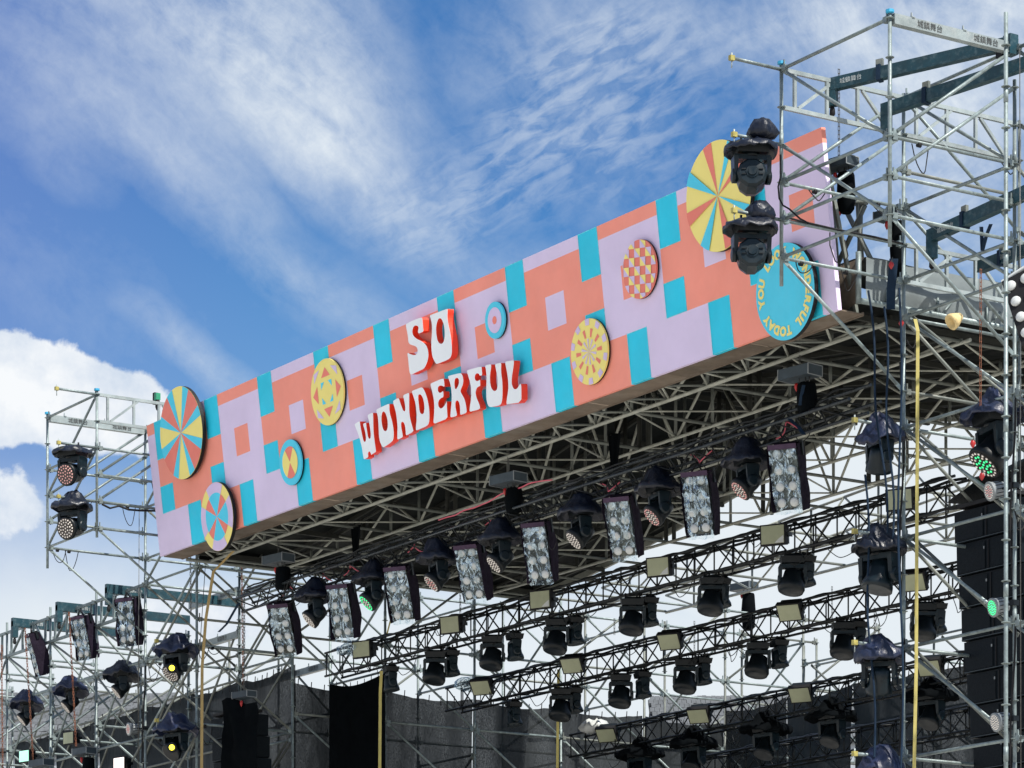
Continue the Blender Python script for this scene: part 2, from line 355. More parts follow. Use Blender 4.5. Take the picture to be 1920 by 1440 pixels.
pm = MB()
for i in range(len(sb) - 1):
    for r in range(5):
        c = colour((sb[i] + sb[i + 1]) / 2, r); a0, a1, b0, b1 = sb[i], sb[i + 1], tb[r], tb[r + 1]
        b = len(pm.v); pm.v += [bp(a0, b0), bp(a1, b0), bp(a1, b1), bp(a0, b1)]; pm.face((b, b + 1, b + 2, b + 3), c)
        if r == 0: b = len(pm.v); pm.v += [bp(a0, b0), bp(a1, b0), bp(a1, b0, -.07), bp(a0, b0, -.07)]; pm.face((b, b + 3, b + 2, b + 1), c)
        if r == 4: b = len(pm.v); pm.v += [bp(a0, b1), bp(a1, b1), bp(a1, b1, -.07), bp(a0, b1, -.07)]; pm.face((b, b + 1, b + 2, b + 3), c)
        for e, sgn in ((0, 0), (1, 1)):
            if (e == 0 and i == 0) or (e == 1 and i == len(sb) - 2):
                x = a0 if e == 0 else a1; b = len(pm.v); pm.v += [bp(x, b0), bp(x, b1), bp(x, b1, -.07), bp(x, b0, -.07)]; pm.face((b, b + 1, b + 2, b + 3), c)
for i in range(len(sb) - 1):
    for r0, r1 in ((0, 1), (1, 2), (3, 5)):
        if colour((sb[i] + sb[i + 1]) / 2, r0) is not CYAN: continue
        a0, a1, b0, b1 = sb[i], sb[i + 1], tb[r0], tb[r1]; e = .011
        for q0, q1, q2, q3 in ((a0, a0 + e, b0, b1), (a1 - e, a1, b0, b1), (a0 + e, a1 - e, b0, b0 + e), (a0 + e, a1 - e, b1 - e, b1)):
            b = len(pm.v); pm.v += [bp(q0, q2, .004), bp(q1, q2, .004), bp(q1, q3, .004), bp(q0, q3, .004)]; pm.face((b, b + 1, b + 2, b + 3), VEDGE)
pm.obj('printed_face', sign)
bk = MB(); b = 0; bk.v += [bp(.01, 0.02, -.075), bp(20.09, 0.02, -.075), bp(20.09, BH - .02, -.075), bp(.01, BH - .02, -.075)]; bk.face((0, 3, 2, 1), BOARD); bk.obj('backing_board', sign)
sf = MB()
for i in range(10):     # plywood soffit in ten lengths
    x0 = -54.38 + i * 2.01; sf = MB(); sf.box(far((x0 + 1.0, 27.405, 13.352 + .004 * (i % 2))), 1.995 * BS, .37, .018, BOARD); sf.obj('soffit_panel', sign)
sf = MB(); sf.beam(far((-54.38, 27.6, 13.36)), far((-34.3, 27.6, 13.36)), .03, .05, BOARD); sf.obj('soffit_batten', sign)
for i in range(11):
    x = -54.3 + i * 1.99; q = MB(); q.beam(far((x, 27.57, 13.38)), far((x, 26.98, 15.6)), .05, .05, STEELD, Vector((1, 0, 0))); q.obj('back_strut', sign)
def disc(px, py, rx, off, thick=.05, ratio=1.0):
    s0, t0 = st(px, py, off); ry = rx * ratio; return s0, t0, rx, ry, off, thick
def disc_obj(d, basem, prints, label):
    s0, t0, rx, ry, off, th = d; N = 64
    fn = lambda x, y, h: bp(s0 + x * rx, t0 + y * ry, h)
    m = MB(); ring = [(math.cos(2 * math.pi * i / N), math.sin(2 * math.pi * i / N)) for i in range(N)]
    rim = RIM if th > .06 else basem; m.poly([ring], fn, off - (th if th > .06 else .028), off, basem, rim); m.poly([ring], fn, off - th, off - th, RIM, None)
    o = m.obj('disc', sign); o['label'] = label
    m2 = MB(); m2.tube(bp(s0, t0, -.05), bp(s0, t0, off - th), .05, RIM)
    for k, (loops, mt) in enumerate(prints):
        h = off + .004 + .002 * (k if len(prints) < 12 else 0)
        pm = MB(); pm.poly(loops, fn, h, h, mt, None)
        for v in pm.v: m2.v.append(v)
        b = len(m2.v) - len(pm.v)
        for f in pm.f: m2.face(tuple(b + i for i in f), mt)
    p = m2.obj('disc_print', o); p.parent = o; p.matrix_parent_inverse = Matrix.Identity(4)
    p.matrix_parent_inverse = Matrix.Identity(4)
    p.matrix_parent_inverse = o.matrix_parent_inverse.copy() if False else Matrix.Identity(4)
    return o
# (children of a part keep their points in world space; the part itself sits at the origin of the sign's inverse)
def wedge(a0, a1, r0, r1, n=None):
    n = n or max(3, int(abs(a1 - a0) / 8)); o = [(r1 * math.cos(rad(a0 + (a1 - a0) * i / n)), r1 * math.sin(rad(a0 + (a1 - a0) * i / n))) for i in range(n + 1)]
    if r0 <= .001: return [[(0, 0)] + o]
    return [o + [(r0 * math.cos(rad(a1 - (a1 - a0) * i / n)), r0 * math.sin(rad(a1 - (a1 - a0) * i / n))) for i in range(n + 1)]]
def angs(d, pts):       # pixel rim points -> angles in the disc's own circle
    out = []
    for x, y in pts:
        a, b = st(x, y, d[4]); out.append(math.degrees(math.atan2((b - d[1]) / d[3], (a - d[0]) / d[2])))
    return out
def zc(ox, oy, sc, pts): return [(ox + a / sc, oy + b / sc) for a, b in pts]
def unwrap(l):          # going clockwise
    o = [l[0]]
    for a in l[1:]:
        while a > o[-1]: a -= 360
        while a < o[-1] - 360: a += 360
        o.append(a)
    return o
# A pinwheel on the left end
dA = disc(339.5, 811.7, .82, .13, .07)
pa = unwrap(angs(dA, zc(260, 700, 4, [(250, 125), (328, 105), (372, 125), (445, 235), (467, 310), (478, 487), (470, 570), (418, 710), (383, 755), (302, 785), (265, 750), (195, 645), (175, 570), (157, 403), (170, 325), (217, 190)])))
ca = [YEL, CYAND, CORD, CYAND] * 4; pa.append(pa[0] - 360)
disc_obj(dA, YEL, [(wedge(pa[i + 1], pa[i], 0, .995), ca[i]) for i in range(16) if ca[i] is not YEL], 'pinwheel disc of yellow, blue and coral wedges above the left end')
dB = disc(407, 968.7, .603, .13, .07)
po = unwrap(angs(dB, zc(260, 700, 4, [(510, 885), (625, 845), (683, 905), (698, 1155), (660, 1268), (555, 1315), (503, 1225), (470, 1000)]))); po.append(po[0] - 360)
co = [LAVD, YEL] * 4
pi_ = unwrap(angs(dB, zc(260, 700, 4, [(530, 950), (612, 910), (650, 965), (668, 1135), (650, 1205), (565, 1250), (530, 1195), (507, 1025)]))); pi_.append(pi_[0] - 360)
ci = [CYAND, CORD] * 4
disc_obj(dB, YEL, [(wedge(po[i + 1], po[i], .70, .995), co[i]) for i in range(8) if co[i] is LAVD] + [(wedge(pi_[i + 1], pi_[i], 0, .70), ci[i]) for i in range(8)], 'lavender rimmed disc with blue and coral wedges low on the left')
dC = disc(613.4, 734.9, .545, .07)
pr = []
for sx in (1, -1):
    pr.append(([[(0, .76 * sx), (-.27, .47 * sx), (.27, .47 * sx)][::sx]], CORD)); pr.append(([[(.86 * sx, 0), (.56 * sx, .27), (.56 * sx, -.27)][::sx]], CORD))
    for sy_ in (1, -1):
        o = 1 if sx * sy_ > 0 else -1
        pr.append(([[(.34 * sx, .74 * sy_), (.72 * sx, .38 * sy_), (.70 * sx, .66 * sy_)][::o]], LAVD)); pr.append(([[(.33 * sx, .33 * sy_), (.12 * sx, .33 * sy_), (.33 * sx, .12 * sy_)][::o]], CYAND))
disc_obj(dC, YEL, pr, 'yellow disc printed with coral and lavender triangles')
dD = disc(544.5, 867, .384, .07)
disc_obj(dD, CYAND, [(wedge(58, 122, 0, .70), CORD), (wedge(122, 238, 0, .70), YEL), (wedge(238, 302, 0, .70), CORD), (wedge(-58, 58, 0, .70), YEL)], 'small blue ringed disc with a coral and yellow cross')
dE = disc(927.7, 600.4, .276, .07)
disc_obj(dE, CYAND, [(wedge(0, 360, 0, .70, 40), LAVD), (wedge(0, 360, 0, .22, 24), CORD)], 'smallest disc, a blue and lavender target with a coral centre')
dF = disc(1104.7, 659.4, .477, .07)
pr = []
for i in range(10):
    a = i * 36 + 8; pr.append((wedge(a, a + 14, .80, .995), LAVD)); pr.append((wedge(a + 20, a + 31, .44, .70), CORD)); pr.append((wedge(a + 4, a + 16, 0, .40), LAVD))
disc_obj(dF, YEL, pr, 'yellow disc with rings of coral and lavender blocks')
dG = disc(1198.8, 504.7, .413, .07)
pr = []; cs = .33
def clipc(pl):          # clip a polygon to the unit disc
    N = 40
    for i in range(N):
        a = 2 * math.pi * (i + .5) / N; nx, ny = math.cos(a), math.sin(a); o = []
        for k in range(len(pl)):
            p, q = pl[k], pl[(k + 1) % len(pl)]; dp = p[0] * nx + p[1] * ny - .99; dq = q[0] * nx + q[1] * ny - .99
            if dp <= 0: o.append(p)
            if dp * dq < 0: t = dp / (dp - dq); o.append((p[0] + (q[0] - p[0]) * t, p[1] + (q[1] - p[1]) * t))
        pl = o
        if len(pl) < 3: return None
    return pl
ra = rad(-9); rot = lambda x, y: (x * math.cos(ra) - y * math.sin(ra), x * math.sin(ra) + y * math.cos(ra))
for i in range(-4, 4):
    for j in range(-4, 4):
        if (i + j) % 2: continue
        x0, y0 = i * cs + .05, j * cs * .92 + .1; q = [rot(x0, y0), rot(x0 + cs, y0), rot(x0 + cs, y0 + cs * .92), rot(x0, y0 + cs * .92)]
        c = clipc(q); flip = (i // 2 + j) % 2
        if c: pr.append(([c], LAVD if flip else YEL))
        tq = [q[0], q[1], q[3]] if (i + j // 2) % 2 else [q[1], q[2], q[3]]
        c = clipc(tq)
        if c: pr.append(([c], YEL if flip else LAVD))
dGo = disc_obj(dG, CORD, pr[:11], 'coral disc with a chequer of yellow and lavender squares') if False else None
def disc_multi(d, basem, prints, label):   # same as disc_obj for many prints on two levels
    s0, t0, rx, ry, off, th = d; fn = lambda x, y, h: bp(s0 + x * rx, t0 + y * ry, h)
    o = disc_obj(d, basem, [], label); pm = MB()
    for k, (lp, mt) in enumerate(prints): h = off + .005 + .003 * (k % 2); pm.poly(lp, fn, h, h, mt, None)
    p = pm.obj('disc_print'); p.parent = o; return o
pr2 = []
for i in range(-4, 4):
    for j in range(-4, 4):
        if (i + j) % 2: continue
        x0, y0 = i * cs + .05, j * cs * .92 + .1; q = [rot(x0, y0), rot(x0 + cs, y0), rot(x0 + cs, y0 + cs * .92), rot(x0, y0 + cs * .92)]
        c = clipc(q); flip = (i // 2 + j) % 2
        tq = [q[0], q[1], q[3]] if (i + j // 2) % 2 else [q[1], q[2], q[3]]; c2 = clipc(tq)
        if c: pr2.append(([c], LAVD if flip else YEL)); pr2.append(([c2 or [(0, 0), (.001, 0), (0, .001)]], YEL if flip else LAVD))
disc_multi(dG, CORD, pr2, 'coral disc with a chequer of yellow and lavender squares')
dH = disc(1346.6, 367.5, .745, .13, .07)
zp = lambda pts: zc(1200, 200, 3.13, pts)
hw = [((375, 268), (420, 230), CORD), ((510, 213), (545, 222), CYAND), ((575, 420), (620, 500), CORD), ((652, 575), (640, 622), CYAND), ((560, 800), (505, 845), CORD), ((408, 858), (357, 822), CYAND), ((287, 715), (272, 632), CORD), ((280, 467), (303, 390), CYAND)]
pr = []
for a, b, c in hw:
    if a == (575, 420): x, y = 33, 22
    else: x, y = unwrap(angs(dH, zp([a, b])))
    pr.append((wedge(y, x, 0, .995), c))
disc_obj(dH, YEL, pr, 'largest pinwheel disc, yellow with thin coral and blue wedges')
dI = disc(1471.7, 546.9, .64, .13, .07)
oI = disc_obj(dI, CYAND, [], 'blue disc lettered YOU LOOK WONDERFUL TODAY in yellow')

def glyphs(body, size=1.0, bold=.0, align='CENTER'):
    c = bpy.data.curves.new('t', 'FONT'); c.body = body; c.size = size; c.align_x = align; c.offset = bold; c.resolution_u = 3
    o = bpy.data.objects.new('t', c); COL.objects.link(o); dg = bpy.context.evaluated_depsgraph_get()
    me = o.evaluated_get(dg).to_mesh(); vs = [v.co.copy() for v in me.vertices]; fs = [tuple(p.vertices) for p in me.polygons]
    bpy.data.objects.remove(o); return vs, fs
tm = MB(); txt = 'YOU LOOK WONDERFUL TODAY '
wd = {'O': 1.15, 'W': 1.45, 'L': .85, 'F': .85, 'E': .9, 'K': 1.05, 'D': 1.1, 'N': 1.1, ' ': .95, 'T': .9}
tot = sum(wd.get(c, 1.0) for c in txt); a = math.pi * 2 * (193 / 360); fnI = lambda x, y, h: bp(dI[0] + x * dI[2], dI[1] + y * dI[3], h)
for ch in txt:
    wch = wd.get(ch, 1.0) / tot * 2 * math.pi
    if ch != ' ':
        tm = MB(); vs, fs = glyphs(ch, .262, .016); am = a - wch / 2; b = len(tm.v)
        for v in vs:
            rr = .725 + v.y; tx = v.x; x = rr * math.cos(am) + tx * math.sin(am); y = rr * math.sin(am) - tx * math.cos(am); tm.v.append(fnI(x, y, dI[4] + .006))
        for f in fs: tm.face(tuple(b + i for i in f), YEL)
        p = tm.obj('painted_letter'); p.parent = oI
    a -= wch

LET = {}
z6 = lambda p: zc(740, 560, 9, p); z7 = lambda p: zc(660, 720, 9, p); z8 = lambda p: zc(820, 660, 9, p)
LET['S'] = [z6([(188, 432), (215, 415), (300, 370), (440, 318), (468, 325), (480, 480), (488, 555), (405, 590), (392, 560), (405, 490), (390, 460), (350, 450), (315, 475), (298, 530), (300, 590), (325, 640), (375, 680), (430, 705), (490, 740), (540, 800), (565, 880), (570, 960), (555, 1050), (525, 1130), (490, 1185), (400, 1225), (300, 1275), (268, 1280), (250, 1240), (240, 1150), (225, 1000), (215, 930), (225, 912), (260, 935), (310, 952), (350, 950), (380, 925), (390, 880), (380, 830), (350, 800), (300, 785), (255, 770), (230, 730), (225, 650), (210, 560), (195, 490)])]
LET['O'] = [z6([(592, 290), (610, 275), (750, 222), (890, 168), (897, 200), (890, 300), (905, 420), (935, 550), (955, 680), (965, 800), (965, 920), (945, 990), (905, 1025), (840, 1055), (720, 1100), (695, 1095), (665, 1045), (635, 970), (620, 850), (618, 730), (628, 600), (630, 450), (615, 360)]),
            z6([(765, 325), (735, 345), (710, 410), (698, 500), (703, 600), (720, 700), (750, 752), (790, 765), (825, 735), (843, 650), (845, 550), (830, 440), (800, 355)])]
LET['W'] = [z7([(40, 685), (60, 665), (130, 625), (135, 660), (150, 760), (175, 880), (195, 960), (212, 980), (232, 965), (237, 910), (225, 820), (205, 740), (188, 690), (195, 668), (238, 648), (240, 700), (255, 800), (270, 890), (290, 928), (312, 915), (318, 850), (305, 740), (285, 620), (262, 540), (275, 515), (355, 478), (358, 560), (360, 700), (365, 830), (380, 960), (400, 1100), (405, 1145), (345, 1180), (325, 1200), (318, 1170), (300, 1138), (280, 1142), (270, 1170), (272, 1200), (275, 1235), (205, 1275), (192, 1240), (170, 1080), (130, 920), (80, 780)])]
LET['O2'] = [z7([(410, 440), (425, 422), (525, 375), (625, 330), (632, 360), (630, 430), (645, 520), (675, 620), (695, 720), (705, 830), (700, 920), (685, 960), (640, 1000), (540, 1068), (520, 1070), (495, 1030), (470, 970), (455, 880), (450, 760), (445, 640), (435, 540), (415, 470)]),
             z7([(535, 460), (510, 480), (497, 540), (497, 620), (510, 710), (530, 775), (560, 800), (590, 780), (603, 730), (603, 640), (590, 560), (565, 490)])]
LET['N'] = [z7([(693, 290), (710, 275), (780, 235), (795, 255), (815, 320), (840, 390), (865, 450), (885, 465), (900, 445), (898, 370), (880, 270), (862, 200), (880, 180), (965, 145), (965, 200), (965, 330), (965, 450), (975, 550), (995, 640), (1020, 730), (1040, 800), (920, 870), (908, 850), (905, 780), (895, 700), (875, 650), (850, 635), (830, 650), (828, 700), (840, 780), (855, 860), (858, 895), (775, 940), (765, 920), (765, 820), (770, 730), (760, 620), (745, 500), (720, 400), (700, 340)])]
LET['D'] = [z7([(1010, 130), (1025, 112), (1100, 82), (1170, 55), (1200, 70), (1240, 150), (1275, 260), (1300, 400), (1308, 520), (1305, 620), (1290, 680), (1260, 710), (1090, 785), (1078, 770), (1080, 700), (1090, 620), (1090, 500), (1080, 380), (1060, 280), (1030, 190)]),
            z7([(1135, 172), (1118, 190), (1118, 260), (1130, 370), (1140, 460), (1165, 505), (1195, 510), (1215, 480), (1223, 400), (1215, 310), (1195, 230), (1165, 180)])]
LET['E'] = [[(806.8, 720.5), (808.5, 718.5), (831.7, 708.7), (832.8, 715.6), (833.5, 725.5)] + z8([(95, 575), (60, 562), (25, 575), (8, 610), (10, 660), (35, 690), (65, 685), (90, 662), (100, 665), (104, 760), (65, 775), (30, 810), (12, 860), (20, 920), (50, 955), (85, 945), (120, 905), (145, 860), (155, 830), (160, 850), (165, 1000), (173, 1122), (0, 1190)]) + [(815.5, 794.2), (813.3, 793), (812.8, 791), (813.8, 777.8), (814.4, 762.2), (813.3, 747.8), (810.5, 734.4)]]
LET['R'] = [z8([(178, 415), (200, 400), (380, 355), (405, 365), (430, 410), (440, 480), (430, 550), (405, 610), (390, 655), (400, 690), (430, 740), (460, 800), (480, 880), (492, 960), (495, 1025), (400, 1060), (385, 1050), (385, 980), (380, 900), (365, 840), (340, 815), (315, 825), (303, 860), (305, 930), (320, 1000), (330, 1050), (325, 1080), (230, 1105), (220, 1085), (225, 1000), (240, 860), (243, 740), (235, 620), (215, 520), (190, 450)]),
            z8([(325, 435), (300, 450), (288, 500), (290, 570), (300, 625), (320, 625), (345, 585), (365, 530), (365, 470), (350, 440)])]
LET['F'] = [z8([(497, 320), (510, 305), (745, 240), (750, 290), (757, 395), (712, 398), (705, 372), (690, 360), (660, 362), (638, 385), (630, 430), (640, 475), (665, 492), (695, 485), (720, 465), (722, 510), (725, 572), (700, 580), (670, 600), (650, 650), (645, 700), (660, 770), (690, 840), (715, 900), (722, 965), (555, 1008), (543, 990), (550, 920), (565, 820), (572, 700), (568, 600), (550, 500), (520, 400)])]
LET['U'] = [z8([(808, 240), (820, 222), (908, 205), (908, 260), (895, 340), (888, 420), (890, 510), (905, 590), (930, 640), (965, 662), (1000, 645), (1015, 590), (1018, 500), (1010, 400), (990, 300), (975, 220), (985, 200), (1070, 180), (1078, 200), (1075, 280), (1080, 380), (1095, 480), (1100, 600), (1100, 720), (1095, 800), (1080, 870), (1050, 900), (980, 915), (890, 930), (865, 915), (840, 860), (828, 780), (825, 650), (830, 500), (830, 400), (820, 300)])]
LET['L'] = [z8([(1145, 185), (1155, 160), (1290, 138), (1292, 180), (1280, 280), (1265, 370), (1255, 450), (1255, 530), (1270, 590), (1300, 630), (1335, 625), (1360, 600), (1380, 560), (1410, 530), (1418, 600), (1418, 850), (1180, 882), (1165, 870), (1175, 780), (1190, 690), (1200, 590), (1195, 480), (1180, 360), (1160, 260)])]
LOFF = .19
for key, loops in LET.items():
    ls = []
    for i, lp in enumerate(loops):
        q = [st(x, y, LOFF) for x, y in lp]
        sm = []
        for k in range(len(q)):      # round the outline a little
            p0, p1, p2 = q[k - 1], q[k], q[(k + 1) % len(q)]
            sm.append((p1[0] * .80 + p0[0] * .20, p1[1] * .80 + p0[1] * .20)); sm.append((p1[0] * .80 + p2[0] * .20, p1[1] * .80 + p2[1] * .20))
        ls.append(sm)
    m = MB(); m.poly(ls, bp, LOFF - .115, LOFF, WHITE, RED)
    o = m.obj('letter', sign); o['label'] = 'white letter %s with deep red sides' % key[0]

# ------------------------------------------------------------------ ring-lock scaffolding
PR = .0245
ZN = lambda k: 16.5 - .5 * k
def post(par, x, y, z0, z1, m=STEEL, zr=None, step=.5):
    b = MB(); b.tube((x, y, z0), (x, y, z1), PR * 1.05, m, 10)
    z = z1 - 1.0
    while z > z0: b.tube((x, y, z - .09), (x, y, z + .09), PR * 1.22, m, 10); z -= 2.0
    b.obj('post', par)
    if zr is not None:
        z = zr
        while z > max(z0, 7.2):
            if z <= z1 + .01:
                if 'ros' not in MATS:
                    r = MB(); r.lathe([(PR, -.006), (.052, -.006), (.060, 0), (.052, .006), (PR, .006)], (0, 0, 0), STEEL, n=10, sm=False); MATS['ros'] = r.mesh('rosette')
                o = bpy.data.objects.new('rosette', MATS['ros']); COL.objects.link(o); o.location = Vector((x, y, z)) - par.location; o.parent = par
            z -= step
def ledger(par, p, q, r=PR, m=STEEL, name='ledger', ends=True, gap=.03):
    p = Vector(p); q = Vector(q); d = (q - p).normalized(); a = p + d * gap; c = q - d * gap; b = MB(); b.tube(a, c, r, m, 8)
    if ends:
        for e, s in ((a, 1), (c, -1)):
            b.beam(e, e + d * s * .085, .05, .075, m); cc = e + d * s * .03; b.box(cc + Vector((0, 0, .03)), .018, .018, .17, m)
    return b.obj(name, par)
def brace(par, p, q, m=STEEL, off=.035): 
    p = Vector(p); q = Vector(q); d = (q - p).normalized(); a = p + d * .05; c = q - d * .05; b = MB(); b.tube(a + d * .09, c - d * .09, PR * .98, m, 8)
    for e, s in ((a, 1), (c, -1)): b.beam(e - d * s * .02, e + d * s * .11, .014, .055, m)
    return b.obj('brace', par)
def lattice(par, p, q, dep=.5, m=ZINC, nb=4):
    p = Vector(p); q = Vector(q); dz_ = Vector((0, 0, -dep)); d = (q - p); L = d.length; d.normalize(); a = p + d * .04; c = q - d * .04
    MB().beam(a, c, .045, .055, m).obj('top_chord', par); MB().beam(a + dz_, c + dz_, .045, .055, m).obj('bottom_chord', par)
    xs = [.09, .36, .62, .9]
    pts = [a.lerp(c, t) for t in xs]
    for t in xs: e = a.lerp(c, t); MB().beam(e + Vector((0, 0, -.028)), e + dz_ + Vector((0, 0, .028)), .042, .042, m, d).obj('lattice_upright', par)
    for s, t in ((.40, .12), (.66, .88)): MB().beam(a.lerp(c, s) + Vector((0, 0, -.03)), a.lerp(c, t) + dz_ + Vector((0, 0, .03)), .04, .04, m, d.cross(Vector((0, 0, 1)))).obj('lattice_brace', par)
def stencil(par, p, q, h, mt, frac, side=Vector((0, -1, 0)), off=.05, body='城鎮舞台'):
    p = Vector(p); q = Vector(q); d = (q - p).normalized(); up = Vector((0, 0, 1)); n = d.cross(up).normalized()
    if n.dot(side) < 0: n = -n
    u = n.cross(d); u = u if u.z > 0 else -u
    vs, fs = glyphs(body, h); m = MB(); o = p.lerp(q, frac) + n * off - u * (h * .36)
    for v in vs: m.v.append(o + d * v.x + u * v.y)
    for f in fs: m.face(f, mt)
    return m.obj('stencilled_lettering', par)
def boxbeam(par, p, q, fr=(.3, .75), name='box_beam'):
    p = Vector(p); q = Vector(q); d = (q - p).normalized(); b = MB(); b.beam(p + d * .05, q - d * .03, .075, .13, ZINC); b.beam(p + d * .05 + Vector((0, 0, -.068)), q - d * .05 + Vector((0, 0, -.068)), .10, .012, ZINC); o = b.obj(name, par)
    s = stencil(par, p, q, .105, INK, fr[0], RV * -1 - FV, .042); s2 = stencil(par, p, q, .105, INK, fr[1], RV * -1 - FV, .042)
    for s_ in (s, s2): pass
    for t in (.17, .58): e = p.lerp(q, t); k = MB(); k.box(e + Vector((0, 0, .10)), .035, .02, .08, ZINC, taper=.5); k.box(e + Vector((0, 0, .068)), .10, .05, .012, ZINC); k.obj('lug', par)
    return o
def rod(par, p, L, clamp=YCLAMP):
    p = Vector(p); q = p + Vector((0, -L, 0)); ledger(par, q + Vector((0, -.03, 0)), p, ends=False, name='outrigger_tube')
    b = MB(); b.box(q, .055, .07, .065, clamp); b.tube(q + Vector((0, 0, -.02)), q + Vector((0, 0, -.13)), .008, ZINC); b.tube(q + Vector((0, 0, .0)), q + Vector((0, 0, .07)), .012, ZINC); b.obj('clamp', par)
def blueclip(par, p):
    b = MB(); b.lathe([(.03, 0), (.055, .01), (.055, .045), (.03, .05)], p, BLUEC, n=8, sm=False); b.obj('cap', par)

Y0, Y1, Y2, Y3 = 26.43, 28.52, 30.60, 32.7
def tower(xi, xo, label, zb=0.0, left=False):
    t = thing('scaffold_tower', label, 'scaffold tower', (xi, Y1, 0))
    P = lambda x, y, k: (x, y, ZN(k))
    # overhanging front bay
    post(t, xi, Y0, ZN(5.75) if not left else ZN(5.35), ZN(-.12), zr=ZN(0)); post(t, xo, Y0, ZN(5.8), ZN(-.12), zr=ZN(0))
    post(t, xi, Y1, 0, ZN(-.12), zr=ZN(0)); post(t, xo, Y1, 0, ZN(.8) if not left else ZN(-.1), zr=ZN(0))
    post(t, xi, Y2, 0, ZN(-.12), zr=ZN(0)); post(t, xo, Y2, 0, ZN(-.12) if not left else ZN(5), zr=ZN(0))
    for k in ((0, 3, 4, 5) if not left else (0, 2, 5)): ledger(t, P(xi, Y0, k), P(xo, Y0, k))
    for k in (3, 4, 5): ledger(t, P(xi, Y0, k), P(xi, Y1, k))
    for k in (3, 4, 5): ledger(t, P(xo, Y0, k), P(xo, Y1, k))
    if left: ledger(t, P(xi, Y0, 2), P(xi, Y1, 2)); ledger(t, P(xo, Y0, 2), P(xo, Y1, 2))
    for k in (0, 3): ledger(t, P(xi, Y1, k), P(xo, Y1, k))
    lattice(t, P(xi, Y0, 0), P(xi, Y1, 0)); lattice(t, P(xi, Y1, 0), P(xi, Y2, 0)); lattice(t, P(xi, Y1, 4), P(xi, Y2, 4))
    boxbeam(t, P(xo, Y0, 0), P(xo, Y1, 0))
    brace(t, P(xi, Y0, 0), P(xo, Y0, 3)); brace(t, P(xi, Y0, 2), P(xo, Y0, 5))
    brace(t, P(xi, Y0, 3), P(xi, Y1, 0)); brace(t, P(xi, Y0, 4), P(xi, Y1, 1)); brace(t, P(xo, Y0, 3), P(xo, Y1, 0)); brace(t, P(xo, Y0, 4), P(xo, Y1, 1))
    brace(t, P(xi, Y0, 5), P(xi, Y1, 8)); brace(t, P(xo, Y0, 5), P(xo, Y1, 8))
    brace(t, P(xi, Y1, 0), P(xo, Y1, 3)); brace(t, P(xi, Y1, 0), P(xi, Y2, 3)); brace(t, P(xi, Y1, 3), P(xi, Y2, 6)); brace(t, P(xi, Y1, 3), P(xo, Y1, 6))
    for k in (5, 6, 9, 12, 15, 18, 21, 24): ledger(t, P(xi, Y1, k), P(xo, Y1, k)); 
    for k in (5, 6, 9, 12, 15, 18, 21):
        if k != 5: ledger(t, P(xi, Y1, k), P(xi, Y2, k))
        ledger(t, P(xo, Y1, k), P(xo, Y2, k)); ledger(t, P(xi, Y2, k), P(xo, Y2, k))
    for k in (6, 9, 12, 15, 18): brace(t, P(xi, Y1, k), P(xo, Y1, k + 3)); 
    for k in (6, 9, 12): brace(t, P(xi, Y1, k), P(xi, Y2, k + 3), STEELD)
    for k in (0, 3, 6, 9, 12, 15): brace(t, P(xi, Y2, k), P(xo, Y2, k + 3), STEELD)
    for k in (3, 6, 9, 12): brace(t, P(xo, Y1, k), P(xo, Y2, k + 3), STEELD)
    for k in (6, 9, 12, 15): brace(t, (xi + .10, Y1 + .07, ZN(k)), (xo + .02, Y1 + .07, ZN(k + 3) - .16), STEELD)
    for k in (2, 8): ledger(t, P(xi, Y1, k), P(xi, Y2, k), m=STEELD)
    for k in (0,): rod(t, (xi, Y0, ZN(k)), .82)
    for k in (2, 4): rod(t, (xi, Y0, ZN(k)), .78)
    for k in ((9, 12, 15, 18) if not left else (9, 12, 15)): rod(t, (xi, Y1, ZN(k)), .85)
    blueclip(t, Vector((xi, Y0, ZN(-.12)))); blueclip(t, Vector((xo, Y0, ZN(-.12))))
    return t
XI, XO = -34.57, -32.31; LI, LO = -55.58, -57.78
towR = tower(XI, XO, 'tall galvanised scaffold tower with overhanging front bay at the right end of the sign')
towL = tower(LI, LO, 'galvanised scaffold tower with overhanging front bay left of the sign', left=True)
# neighbouring bay at the right edge
nb = thing('scaffold_bay', 'scaffold bay cut by the right edge of the photo beyond the tall tower', 'scaffold', (-30.1, Y1, 0))
post(nb, -30.1, Y0, 0, ZN(1.2), zr=ZN(0)); 
for k in (9, 12, 15, 18): ledger(nb, (XO, Y1, ZN(k)), (-30.1, Y1, ZN(k)));
for k in (0, 4): ledger(nb, (XO, Y1, ZN(k)), (-30.1, Y1, ZN(k)))
for k in (0, 9, 12, 15): brace(nb, (XO, Y1, ZN(k)), (-30.1, Y1, ZN(k + 3)))
post(nb, -30.1, Y1, 0, ZN(0), zr=ZN(0))
nb2 = Vector((0, 0, 0))

